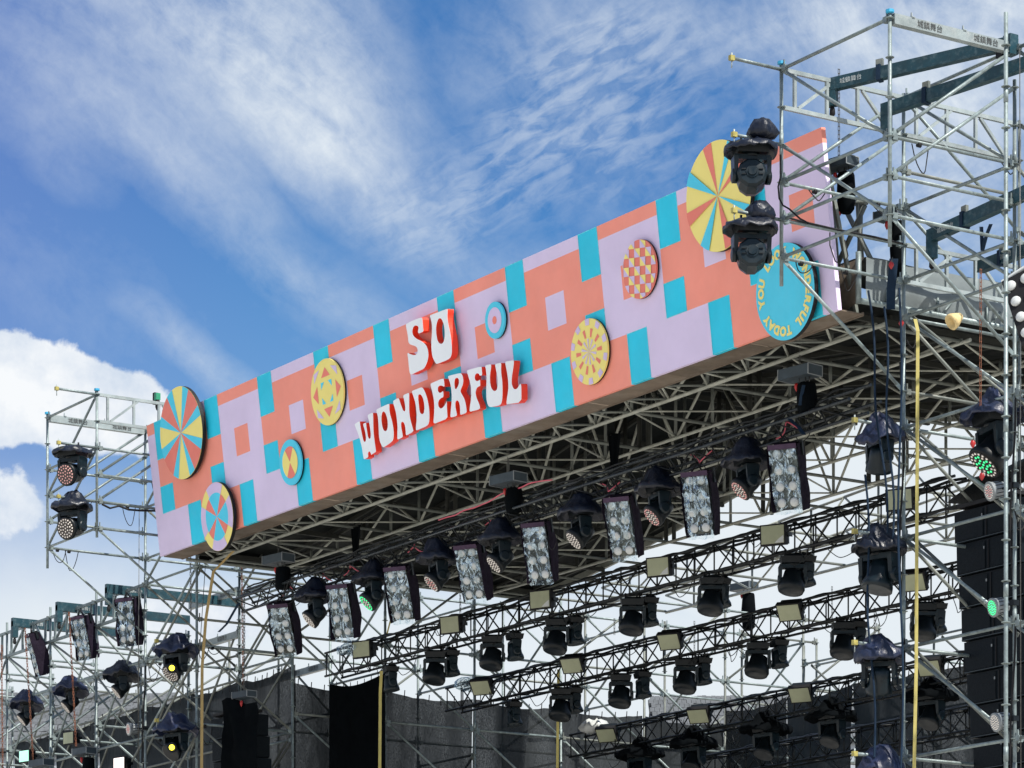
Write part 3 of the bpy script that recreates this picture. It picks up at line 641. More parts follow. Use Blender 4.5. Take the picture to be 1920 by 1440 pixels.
# left wing rows
ZW = lambda k: 14.0 - .14 - 1.5 * k
wing = thing('scaffold_wing', 'long low run of scaffolding left of the stage with a latticed top rail', 'scaffold', (-62, Y1, 0))
xs = [LO, -60.0, -62.2, -64.4, -66.6, -68.8]
for i, x in enumerate(xs[1:]):
    post(wing, x, Y1, 0, 13.72, zr=13.5); post(wing, x, Y2, 0, 13.1, zr=13.0)
for i in range(len(xs) - 1):
    a, b = xs[i], xs[i + 1]
    lattice(wing, (b, Y1, 13.5), (a, Y1, 13.5), m=STEEL)
    boxp, boxq = (b, Y2, 12.72), (a, Y2, 12.72); boxbeam(wing, boxp, boxq, (.35, .7))
    for z in (12.0, 10.5, 9.0): ledger(wing, (b, Y1, z), (a, Y1, z))
    for z in (12.3, 11.8, 10.5, 9.0): ledger(wing, (b, Y2, z), (a, Y2, z), m=STEELD)
    ledger(wing, (b, Y1, 12.5), (b, Y2, 12.5)); ledger(wing, (b, Y1, 13.0), (b, Y2, 13.0)); ledger(wing, (b, Y1, 11.0), (b, Y2, 11.0)); ledger(wing, (b, Y1, 9.5), (b, Y2, 9.5))
    brace(wing, (b, Y1, 10.5), (a, Y1, 13.0)); brace(wing, (b, Y2, 10.5), (a, Y2, 12.9), STEELD); brace(wing, (b, Y1, 13.0), (b, Y2, 11.0)); brace(wing, (b, Y1, 9.0), (a, Y1, 10.5), STEELD); brace(wing, (b, Y1, 11.0), (b, Y2, 9.5))
for i in range(4):
    a, b = xs[i], xs[i + 1]
    post(wing, b, Y3, 0, 13.4, STEELD, zr=13.0); boxbeam(wing, (b, Y3, 12.3), (a, Y3, 12.3), (.35, .7))
    for z in (11.3, 9.8): ledger(wing, (b, Y3, z), (a, Y3, z), m=STEELD)
    for z in (12.8, 11.5, 10.0): ledger(wing, (b, Y2, z), (b, Y3, z), m=STEELD)
    brace(wing, (b, Y3, 12.8), (a, Y3, 11.3), STEELD); brace(wing, (b, Y2, 11.5), (b, Y3, 12.8), STEELD); brace(wing, (b, Y1, 11.0), (b, Y2, 12.5))
    brace(wing, (a, Y1, 12.0), (b, Y1, 13.0), STEELD); brace(wing, (b, Y1, 12.0), (a, Y1, 10.5), STEELD)
# side wall of the stage, two rows running back
side = thing('side_scaffold', 'two deep rows of scaffolding running back along the left side of the stage', 'scaffold', (LI, Y2, 0))
ys = [Y2 + 2.08 * i for i in range(8)]
for x in (LI, LO):
    for i, y in enumerate(ys):
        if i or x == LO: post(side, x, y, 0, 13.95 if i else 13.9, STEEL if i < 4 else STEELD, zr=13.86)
        if i < len(ys) - 1:
            for k, z in enumerate((13.86, 12.36, 10.86, 9.36, 7.86)): ledger(side, (x, y, z), (x, ys[i + 1], z), m=STEEL if i % 3 else STEELD)
            if x == LI: brace(side, (x, y, 12.36), (x, ys[i + 1], 10.86)); brace(side, (x, y, 10.86), (x, ys[i + 1], 9.36)); brace(side, (x, y, 12.36), (x, ys[i + 1], 13.86), STEELD)
            else:
                if i % 2: brace(side, (x, y, 10.86), (x, ys[i + 1], 12.36), STEELD)
                brace(side, (x, y, 13.86), (x, ys[i + 1], 12.36)); brace(side, (x, y, 9.36), (x, ys[i + 1], 7.86), STEELD)
for i, y in enumerate(ys):
    for z in (13.36, 11.86, 10.36): ledger(side, (LO, y, z), (LI, y, z))
    brace(side, (LO, y, 11.86), (LI, y, 13.36)); brace(side, (LO, y, 8.9), (LI, y, 10.36), STEELD)
for i in (0, 1, 2): boxbeam(side, (LO - 2.2, ys[i], 13.6 - .0), (LO, ys[i], 13.6), (.4, .75)) if i == 0 else None
# back wall
back = thing('back_scaffold', 'far scaffold wall across the back of the stage seen under the roof', 'scaffold', (-48, 43, 0))
YB, YB2 = 43.1, 45.1
bx = [LI + 2.15 * i for i in range(0, 11)]
for i, x in enumerate(bx):
    post(back, x, YB, 0, 13.3, STEELD, zr=13.0); post(back, x, YB2, 0, 12.6, STEELD, zr=12.5)
    if i < len(bx) - 1:
        x2 = bx[i + 1]
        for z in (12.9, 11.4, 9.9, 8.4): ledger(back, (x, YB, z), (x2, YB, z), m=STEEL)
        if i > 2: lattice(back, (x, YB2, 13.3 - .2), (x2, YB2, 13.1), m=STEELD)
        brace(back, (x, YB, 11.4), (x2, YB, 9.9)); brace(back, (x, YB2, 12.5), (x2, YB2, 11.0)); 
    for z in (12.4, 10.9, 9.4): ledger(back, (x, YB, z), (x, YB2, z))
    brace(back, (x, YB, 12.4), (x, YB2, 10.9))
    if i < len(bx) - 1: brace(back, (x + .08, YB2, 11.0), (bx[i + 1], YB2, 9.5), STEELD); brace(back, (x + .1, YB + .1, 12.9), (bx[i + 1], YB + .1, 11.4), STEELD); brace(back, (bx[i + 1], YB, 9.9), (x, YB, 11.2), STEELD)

# ------------------------------------------------------------------ stage roof
roof = thing('stage_roof', 'arched dark stage roof on pale lattice girders behind the sign', 'roof', (-44.5, 31, 13.35))
XL, XR, XC = -55.2, -35.4, -45.3
def zroof(x): t = min(1, abs(x - XC) / 9.9); return 13.82 + 1.5 * (1 - t) ** 1.35
ZB = 13.585
gy = [28.71, 30.25, 31.85, 33.4, 35.0]
nx = 20
for gi, y in enumerate(gy):
    MB().tube((XL - .2, y, ZB), (XR + .2, y, ZB),   .032 if gi == 0 else .028, ROOFST, 8).obj('bottom_chord', roof)
    px_ = None
    for i in range(nx + 1):
        x = XL + (XR - XL) * i / nx; z = zroof(x) - .12
        big = i % 3 == 0
        b = MB()
        if big: b.tube((x - .09, y + .05, ZB - (.0 if gi else 0)), (x - .09, y + .05, z), .04, PURL, 8); b.tube((x + .09, y + .1, ZB), (x + .09, y + .1, z), .04, PURL, 8); 
        else: b.tube((x, y, ZB), (x, y, z), .026, STEELD, 8)
        b.obj('upright', roof)
        if i < nx:
            x2 = XL + (XR - XL) * (i + 1) / nx; z2 = zroof(x2) - .12
            MB().tube((x, y, z), (x2, y, z2), .028, PURL, 6).obj('top_chord', roof)
            if i % 2: MB().tube((x + .06, y, ZB + .03), (x2 - .1, y, z2 - .03), .022, ROOFST, 8).obj('lattice_brace', roof)
            else: MB().tube((x + .1, y, z - .03), (x2 - .06, y, ZB + .03), .022, ROOFST, 8).obj('lattice_brace', roof)
    if gi < len(gy) - 1:
        for i in range(0, nx + 1):
            x = XL + (XR - XL) * i / nx; y2 = gy[gi + 1]
            if i % 2 == 0: MB().tube((x, y, ZB + .02), (x, y2, ZB + .02), .028, STEELD, 8).obj('cross_tube', roof)
            
            
# front zigzag bracing between sign and first girder
for i in range(nx):
    x = XL + (XR - XL) * i / nx; x2 = x + .49; x3 = x + .98
    MB().tube((x, 28.71, ZB + .02), (x2, 28.22, ZB + .05), .020, ROOFST, 6).obj('wind_brace', roof); MB().tube((x2, 28.22, ZB + .05), (x3, 28.71, ZB + .02), .020, STEELD, 6).obj('wind_brace', roof)
    MB().tube((x2, 28.22, ZB + .05), (x2, 28.71, ZB + .02), .015, ROOFST, 6).obj('wind_brace', roof)
    if False: MB().tube((x, 28.25, ZB + .1), (x + .3, 28.68, ZB + 1.2), .02, ROOFST, 6).obj('wind_brace', roof)
MB().tube((XL - .2, 28.22, ZB + .06), (XR + .2, 28.22, ZB + .06), .024, STEELD, 8).obj('bottom_chord', roof)
for gi in range(4):
    for i in range(nx):
        x = XL + (XR - XL) * i / nx; x2 = XL + (XR - XL) * (i + 1) / nx; ya, yb = gy[gi], gy[gi + 1]
        if i % 2: ya, yb = yb, ya
        if (i + gi) % 3: MB().tube((x, ya, ZB + .03), (x2, yb, ZB + .03), .015, ROOFST, 6).obj('wind_brace', roof)
# skin, purlins
YE = 36.3
sk = MB(); sk.grid(lambda a, b: (XL - .3 + (XR - XL + .6) * a, 28.25 + (YE - 28.25) * b, zroof(XL - .3 + (XR - XL + .6) * a) + .03 * noise.noise(Vector((a * 20, b * 9, 0)))), 60, 24, TARPB); sk.obj('roof_sheet', roof)
for i in range(1, 14, 2):
    y = 28.4 + i * .58
    p = MB()
    for k in range(12):
        x = XL + (XR - XL) * k / 12; x2 = XL + (XR - XL) * (k + 1) / 12; p.beam((x, y, zroof(x) - .06), (x2, y, zroof(x2) - .06), .05, .07, PURL)
    p.obj('purlin', roof)
for i in range(nx // 2 + 1):
    x = XL + (XR - XL) * i / (nx // 2); MB().beam((x, 28.3, zroof(x) - .14), (x, YE, zroof(x) - .14), .06, .08, PURL).obj('rafter', roof)
p = MB()
for k in range(40):
    x = XL - .3 + (XR - XL + .6) * k / 40; x2 = XL - .3 + (XR - XL + .6) * (k + 1) / 40
    p.beam((x, YE, zroof(x) - .05), (x2, YE, zroof(x2) - .05), .06, .14, ROOFST)
p.obj('edge_beam', roof)
# left end of the roof: closing sheet (dark) and end chords
es = MB(); es.grid(lambda a, b: (XL - .25 + .03 * noise.noise(Vector((a * 9, b * 3, 5))), 28.5 + (YE - 28.5) * a, ZB + .02 + (zroof(XL) - ZB) * b), 20, 3, TARPB); es.obj('end_sheet', roof)
for z in (ZB - .02, ZB + .42): MB().tube((XL - .18, 28.2, z), (XL - .18, YE, z), .034, STEELD, 8).obj('end_chord', roof)
for i in range(12): MB().tube((XL - .18, 28.4 + i * .62, ZB), (XL - .18, 28.7 + i * .62, ZB + .42), .018, STEELD, 6).obj('wind_brace', roof)
# back strip of girders beyond the sheet
for y in (37.6, 39.2):
    MB().tube((XL, y, ZB), (XR, y, ZB), .03, ROOFST, 8).obj('bottom_chord', roof)
    for i in range(nx):
        x = XL + (XR - XL) * i / nx; x2 = XL + (XR - XL) * (i + 1) / nx
        hz_ = lambda q: ZB + .35 + .55 * (1 - abs(q - XC) / 9.9)
        MB().tube((x, y, ZB if i % 2 else hz_(x)), (x2, y, hz_(x2) if i % 2 else ZB), .02, ROOFST, 6).obj('lattice_brace', roof)
        if i % 2: MB().tube((x, y, ZB), (x, y, hz_(x)), .024, STEELD, 6).obj('upright', roof)
    for i in range(nx):
        x = XL + (XR - XL) * i / nx; x2 = XL + (XR - XL) * (i + 1) / nx
        MB().tube((x, y, hz_(x)), (x2, y, hz_(x2)), .026, ROOFST, 6).obj('top_chord', roof)
for i in range(0, nx + 1, 2):
    x = XL + (XR - XL) * i / nx; MB().tube((x, 35.0, ZB + .02), (x, 39.2, ZB + .02), .026, STEELD, 8).obj('cross_tube', roof)

# silver sheet hung over the right end
def sheetR(a, b):
    y = 28.15 + 7.6 * a; zt = 14.36 - .004 * a + .03 * noise.noise(Vector((a * 12, 0, 3))); zb_ = 13.74 + .03 * noise.noise(Vector((a * 14, 0, 9)))
    return (-34.92 + .06 * noise.noise(Vector((a * 16, b * 2.5, 1))) + .05 * b * b * 0, y, zt + (zb_ - zt) * b)
t = MB(); t.grid(sheetR, 70, 10, TARPS); t.obj('silver_sheet', roof)['label'] = 'grey silver tarpaulin hung over the right end of the roof'
t = MB(); t.grid(lambda a, b: (-34.92 - 1.6 * b, 28.15 + 7.6 * a, 14.36 + .04 * noise.noise(Vector((a * 12, b * 3, 3))) + .12 * b), 50, 6, TARPS); t.obj('silver_sheet', roof)
t = MB(); t.grid(lambda a, b: (-34.92 - 1.3 * (1 - a), 28.12 - .12 * math.sin(b * 2.6) + .05 * noise.noise(Vector((a * 5, b * 4, 7))), 14.36 - (.62 + .2 * (1 - a)) * b), 20, 8, BOARD); t.obj('brown_sheet', roof)
MB().tube((-34.90, 28.0, 13.74), (-34.90, 35.8, 13.74), .04, STEEL, 10).obj('end_chord', roof)
MB().tube((-34.90, 28.0, 14.4), (-34.90, 28.0, 13.7), .04, STEEL, 10).obj('end_post', roof)
for i in range(8): b = MB(); b.tube((-34.90, 28.5 + .9 * i, 13.74), (-34.90, 28.5 + .9 * i, 13.98), .022, STEEL, 6); b.tube((-34.90, 28.55 + .9 * i, 13.74), (-34.90, 28.75 + .9 * i, 13.95), .014, STEEL, 6); b.obj('stub_post', roof)
# little crossed frame standing above the sign's right end
fr = thing('ground_support_frame', 'crossed dark steel frame beside the right end of the sign', 'frame', (-34.9, 27.9, 14.1))
q = lambda px, py: atY(px, py, 28.35)
for a, b in (((1583, 388), (1640, 500)), ((1622, 385), (1572, 492)), ((1562, 385), (1570, 505)), ((1608, 375), (1618, 520)), ((1560, 384), (1625, 380)), ((1614, 378), (1610, 545))): MB().tube(q(*a), q(*b), .035, STEELD, 8).obj('strut', fr)

# ------------------------------------------------------------------ green lifting beams
def green(label, p, q, h=.17, letters=(.16,), cend=True, flip=False):
    p = Vector(p); q = Vector(q); d = (q - p).normalized(); t = thing('lifting_beam', label, 'steel beam', tuple(p), 'green lifting beams')
    b = MB(); b.beam(p, q, .10, h, GREEN); b.beam(p + Vector((0, 0, -h / 2 - .004)), q + Vector((0, 0, -h / 2 - .004)), .115, .012, ZINC if False else GREEN); b.obj('beam', t)
    for f in letters: stencil(t, p, q, h * .52, WINK, f, -FV, .053)
    if cend:
        b = MB(); b.box(p + d * .06 + Vector((0, 0, -h * .9)), .12, .11, h * 2.0, GREEN, (d, d.cross(ZV), ZV)); b.obj('end_bracket', t)
        k = MB(); k.lathe([(.02, 0), (.035, -.03), (.04, -.10), (.02, -.13)], p + d * .06 + Vector((0, 0, -h * 1.95)), RIM, n=8); k.obj('hook', t)
    for f in (.28,):
        b = MB(); e = p.lerp(q, f); b.box(e, .06, .14, h + .05, BSTR, (d, d.cross(ZV), ZV)); b.box(e + Vector((0, 0, h / 2 + .06)), .10, .05, .10, STEELD, (d, d.cross(ZV), ZV)); b.obj('ratchet_strap', t)
    return t
green('upper green beam laid across the top of the tall tower', atX(1553, 160, XI - .05), atX(1905, 78, XO), .155, (.13,))
green('green beam sloping just below the uppermost beam on the tall tower', atX(1655, 207, XI + .35), atX(1955, 108, XO + .5), .155, ())
green('dark green beam crossing the right edge above the silver tarpaulin', atX(1742, 444, XI + .5), atX(1990, 330, XO + .9), .165, (.15,))
green('lowest short green beam at the right edge above the silver tarpaulin', atX(1838, 500, XI + .9), atX(1990, 442, XO + .5), .15, (.35,), cend=False)
def pY(px, py, X): return atX(px, py, X)
for i, (X, lab) in enumerate(((LO - .9, 'green beam nearest the left tower on the low scaffold'), (-61.0, 'middle green beam on the low left scaffold'), (-63.2, 'green beam at the left edge on the low scaffold'))):
    green(lab, (X, Y1 - .42, 13.52), (X, Y1 + 2.6, 13.52), .17, (.2,))
green('small green beam on the far scaffold under the roof at centre right', (bx[6], YB - .3, 13.2), (bx[6], YB + 2.8, 13.2), .17, (.25,))
green('small green beam on the far scaffold left of its twin', (bx[5] - .2, YB - .3, 13.05), (bx[5] - .2, YB + 2.8, 13.05), .17, (.25,))
green('small green beam on the far scaffold behind the blue rigging near the tall tower', (bx[8], YB - .3, 13.3), (bx[8], YB + 2.8, 13.3), .17, (.25,))

# ------------------------------------------------------------------ black lighting trusses
TR = [(28.68, 12.70), (30.6, 11.85), (33.3, 11.40), (36.2, 10.71), (39.0, 10.41)]
tlab = ['front black lighting truss just under the roof hung with hooded lamps and bulb panels', 'second black lighting truss from the front with paired moving heads', 'third black lighting truss from the front with paired moving heads', 'fourth black lighting truss from the front, low in the shadow', 'rearmost and lowest black lighting truss before the nets']
TRO = []
for ti, (ty, tz) in enumerate(TR):
    t = thing('lighting_truss', tlab[ti], 'lighting truss', (-45, ty, tz), 'black lighting trusses'); TRO.append(t)
    if ti == 0:
        sd = .29; a0 = rad(40); e1 = Vector((0, math.cos(a0), math.sin(a0))) * sd; e2 = Vector((0, math.sin(a0), -math.cos(a0))) * sd * .95; r = .021
    else: sd = .36; e1 = Vector((0, sd, 0)); e2 = Vector((0, 0, -.44)); r = .022
    x0, x1 = -54.3 - (.08 if ti == 0 else 0), -35.75; o = Vector((0, ty, tz)); CH = [o, o + e1, o + e2, o + e1 + e2]
    for i, c in enumerate(CH): MB().tube(c + Vector((x0, 0, 0)), c + Vector((x1 - (.0 if i else .2), 0, 0)), r + (.004 if ti == 0 else 0), BLKHI if ti == 0 else BLK, 8).obj('chord', t)
    step = .52; n = int((x1 - x0) / step)
    for i in range(n):
        xa = x0 + .05 + i * step; xb = xa + step
        for fa, fb in ((0, 2), (1, 3)):
            A, B = CH[fa], CH[fb]
            if i % 2: A, B = B, A
            MB().tube(A + Vector((xa, 0, 0)), B + Vector((xb, 0, 0)), .0135, BLK, 6).obj('lattice_brace', t)
            if fa == 0 or i % 2 == 0: MB().tube(CH[fa] + Vector((xa, 0, 0)), CH[fb] + Vector((xa, 0, 0)), .0135, BLK, 6).obj('lattice_upright', t)
        A, B = (CH[0], CH[1]) if i % 2 else (CH[1], CH[0]); k = MB(); k.tube(A + Vector((xa, 0, 0)), B + Vector((xb, 0, 0)), .011, BLK, 6); k.obj('lattice_brace', t); k = MB()
        A, B = (CH[2], CH[3]) if i % 2 else (CH[3], CH[2]); k.tube(A + Vector((xa, 0, 0)), B + Vector((xb, 0, 0)), .012, BLK, 6); k.obj('lattice_brace', t)
    # bundles of cable lying in and on the truss
    for c in range(5 if ti else 3):
        base = (CH[1] if c % 2 else CH[0]) + Vector((0, (-.1 if c % 2 else .12) * random.random(), .03)) if c < 3 else CH[2] + Vector((0, .1 + .1 * random.random(), .03)); pts = []
        nn_ = 120
        for i in range(nn_ + 1):
            x = x0 + .2 + (x1 - x0 - .5) * i / nn_; pts.append(base + Vector((x, .05 * noise.noise(Vector((x * 1.3, c * 7, ti))), .05 * noise.noise(Vector((x * 2.1, c * 3, ti + 9))))))
        k = MB(); k.path(pts, .016 + .008 * random.random(), BLK if not (ti == 0 and c == 2) else PINKC if False else BLK, 5); k.obj('cable', t)
    for c in range(26):      # drooping loops of cable
        x = random.uniform(x0 + .5, x1 - 1); L = random.uniform(.25, .8); dp = random.uniform(.08, .3); s = CH[random.choice((0, 2, 2, 3))]; pts = [s + Vector((x + L * u, .02 * math.sin(u * 9), -dp * 4 * u * (1 - u) - .02)) for u in [i / 10 for i in range(11)]]
        MB().path(pts, .007, BLK, 5).obj('cable_loop', t)
# pink cable on the front truss
def lx(px, ti=0, dy=0): # X of a point of truss ti at pixel column px
    return atY(px, 1000, TR[ti][0] + dy).x
pts = []
for i in range(60):
    u = i / 59; px = 830 + 210 * u; p = atY(px, 0, 28.8); pts.append(Vector((p.x, 28.72 + .03 * math.sin(u * 20), 12.93 + .10 * math.exp(-((u - .75) / .3) ** 2) + .02 * noise.noise(Vector((u * 9, 0, 0))))))
MB().path(pts, .012, PINKC, 6).obj('pink_cable', TRO[0])
for px in (520, 590, 640, 760, 905, 1120, 1290, 1450):
    p = atY(px, 0, 28.8); L = .5; pp = [Vector((p.x + L * u, 28.85 + .05 * math.sin(u * 7), 12.62 + .09 * math.sin(u * 5 + px))) for u in [i / 12 for i in range(13)]]; MB().path(pp, .010, PINKC, 5).obj('pink_cable', TRO[0])

# ------------------------------------------------------------------ fixtures
def ax_from(aim, up=ZV):
    Z = Vector(aim).normalized(); X = up.cross(Z)
    if X.length < .05: X = Vector((1, 0, 0))
    X.normalize(); Y = Z.cross(X); return X, Y, Z
def dots(m, c, ax, R, r, mt, mt2=None, rings=((0, 1), (.36, 6), (.68, 12), (.97, 18))):
    X, Y, Z = ax
    for rr, n in rings:
        for i in range(n):
            a = 2 * math.pi * i / n + rr; o = c + X * (rr * R * .88 * math.cos(a)) + Y * (rr * R * .88 * math.sin(a))
            mm = mt2 if (mt2 and (rr > .9 or (i % 3 == 0 and rr > .5))) else mt
            m.lathe([(r, 0), (r * .7, .008), (.0, .011)], o + Z * .004, mm, ax, 6)
def hat(par, top, R, mt, seed=0, wind=.06, lump=.16, tilt=0.0, crown=1.0):
    top = Vector(top); m = MB(); prof = [(.0, lump * 1.0), (.09, lump * .97), (.15, lump * .80), (.20, lump * .50), (.25, lump * .12 + .02), (R * .80, -.005), (R * .96, -.05), (R, -.10), (R * 1.0, -.135), (R * .97, -.13), (R * .9, -.07), (R * .5, -.02)]
    if lump < .08: prof = [(.0, .05), (.12, .045), (.20, .03), (R * .75, .0), (R * .97, -.05), (R, -.09), (R * 1.0, -.115), (R * .95, -.11), (R * .85, -.05), (R * .4, -.02)]
    def fn(r, z, a):
        v = Vector((math.cos(a) * 1.6 * (r + .2) * 2.2, math.sin(a) * 1.6 * (r + .2) * 2.2, seed * 3.7 + z * 3)); q = noise.noise(v); q2 = noise.noise(v * 2.7)
        ln = .35 * math.cos(a - seed * 1.9) * max(0, 1 - r / .3); cr = .030 * abs(math.sin(a * 5 + q * 6 + seed)) * min(1, r / .12)
        return max(0, r * (1 + .12 * q + .05 * q2 + ln)), z + wind * q * (.4 + r * 1.2) + .035 * q2 - cr + tilt * math.cos(a + .6) * r
    m.lathe(prof, top, mt, n=36, fn=fn); o = m.obj('rain_cover', par); return o
def mover(loc, label, group, aim=(0, -1, -1.1), yaw=None, big=0, s=1.0, hatmat=NAVYD, hatR=.36, lens=(LENSD, None), covered=True, seed=0, lump=.16, wind=.05, head_mat=PLAST, tilt=0.0, detail=False, crown=1.0, bag=None):
    """a moving-head lamp hanging from loc (its clamp point)"""
    loc = Vector(loc); aim = Vector(aim).normalized(); t = thing('moving_head_light', label, 'stage light', tuple(loc), group)
    h = Vector((aim.x, aim.y, 0)); h = h.normalized() if h.length > .05 else Vector((0, -1, 0))
    if yaw is not None: h = Vector((math.cos(yaw), math.sin(yaw), 0))
    X = ZV.cross(h).normalized(); AX = (X, h, ZV)
    b = MB(); b.box(loc + Vector((0, 0, -.115 * s)), .40 * s, .30 * s, .10 * s, PLAST, AX, 1, .88); b.box(loc + Vector((0, 0, -.05 * s)), .30 * s, .22 * s, .05 * s, PLAST, AX, .85)
    for e in (-1, 1): b.tube(loc + X * (.12 * e * s) + Vector((0, 0, -.04)), loc + X * (.12 * e * s) + Vector((0, 0, .05)), .018, RIM, 6)
    b.lathe([(.10 * s, 0), (.10 * s, -.04 * s)], loc + Vector((0, 0, -.16 * s)), PLAST, n=14); b.obj('base', t)
    piv = loc + Vector((0, 0, -.42 * s)); y = MB()
    y.box(loc + Vector((0, 0, -.215 * s)), .42 * s, .17 * s, .06 * s, PLAST2, AX)
    for e in (-1, 1):
        y.box(loc + X * (.195 * e * s) + Vector((0, 0, -.33 * s)), .055 * s, .19 * s, .24 * s, PLAST2, AX, 1, .8); y.lathe([(.085 * s, 0), (.085 * s, .05 * s), (.06 * s, .06 * s)], piv + X * (.175 * e * s), PLAST2, (ax_from(X * e)), 12)
    y.obj('yoke', t)
    A = ax_from(aim); R = .155 * s; hd = MB()
    if big == 1: hd.lathe([(.06 * s, -.17 * s), (R * .95, -.13 * s), (R * 1.05, -.02 * s), (R * 1.35, .07 * s), (R * 1.42, .15 * s), (R * 1.30, .20 * s), (R * .8, .215 * s), (0, .22 * s)], piv, head_mat, A, 20); hd.obj('head', t)
    elif big == 2:
        hd.lathe([(.0, -.215 * s), (.05 * s, -.215 * s), (.055 * s, -.20 * s), (.075 * s, -.20 * s), (.08 * s, -.19 * s), (R * .95, -.185 * s), (R * 1.14, -.15 * s), (R * 1.16, .05 * s), (R * 1.0, .16 * s), (R * .6, .2 * s)], piv + Vector((0, 0, -.02)), head_mat, A, 10, False)
        for k_ in range(4): hd.box(piv + Vector((0, 0, -.02)) - A[2] * .197 * s + A[0] * ((.10 if k_ % 2 else -.10) * s) + A[1] * ((.03 if k_ < 2 else -.03) * s), .05 * s, .012 * s, .012, PLAST, A)
        hd.obj('head', t)
    else:
         hd.lathe([(.05 * s, -.19 * s), (R * .80, -.16 * s), (R * .92, -.06 * s), (R * .95, .03 * s), (R * 1.12, .10 * s), (R * 1.14, .155 * s), (R * 1.02, .16 * s)], piv, head_mat, A, 18); hd.obj('head', t)
    if lens and not big:
        lm = MB(); c = piv + A[2] * .162 * s; lm.lathe([(R * 1.0, 0), (R * .99, .006)], c, LENSB, A, 18)
        if lens[0]: dots(lm, c + A[2] * .004, A, R, .0135 * s, lens[0], lens[1])
        lm.obj('lens', t)
    if bag:
        m = MB(); m.lathe([(0, .13), (.09, .11), (.16, .03), (.18, -.05), (.15, -.12), (0, -.14)], loc + RV * bag[0] + Vector((0, 0, bag[1] - .02)), hatmat, n=22, fn=lambda r, z, a: (r * (1.05 + .55 * noise.noise(Vector((math.cos(a) * 1.7, math.sin(a) * 1.7, z * 7 + seed)))), z * (1 + .5 * noise.noise(Vector((math.cos(a) * 2, math.sin(a) * 2, seed)))))); m.obj('cover_bag', t)
    if covered: hat(t, loc + Vector((0, 0, -.03 * s)), hatR, hatmat, seed, wind, lump, tilt, crown)
    return t
# --- front truss: hooded lamps between bulb panels
def on(ti, px, dy=0.12, dz=-.30): p = atY(px, 0, TR[ti][0] + dy); return Vector((p.x, TR[ti][0] + dy, TR[ti][1] + dz))
fm = [(592, (LENSD, None)), (700, (LENSD, LENSG)), (822, (LENSR, LENSD)), (940, (LENSD, None)), (1090, (LENSD, None)), (1237, (LENSD, LENSR)), (1402, (LENSD, LENSR))]
for i, (px, ln) in enumerate(fm):
    lb = ['leftmost hooded moving head on the front truss', 'hooded moving head with a green edged lens on the front truss', 'hooded moving head above the second flood lamp, between the third and fourth bulb panels', 'hooded moving head between the fourth and fifth bulb panels', 'hooded moving head between the fifth and sixth bulb panels', 'hooded moving head between the sixth and seventh bulb panels', 'rightmost hooded moving head on the front truss'][i]
    mover(on(0, px, .12, -.26), lb, 'hooded moving heads on the front truss', (-.30 + .03 * (i % 3), -1, -.95), s=1.06, hatmat=NAVYD, hatR=.385, lens=ln, seed=i, lump=.26, wind=.03)
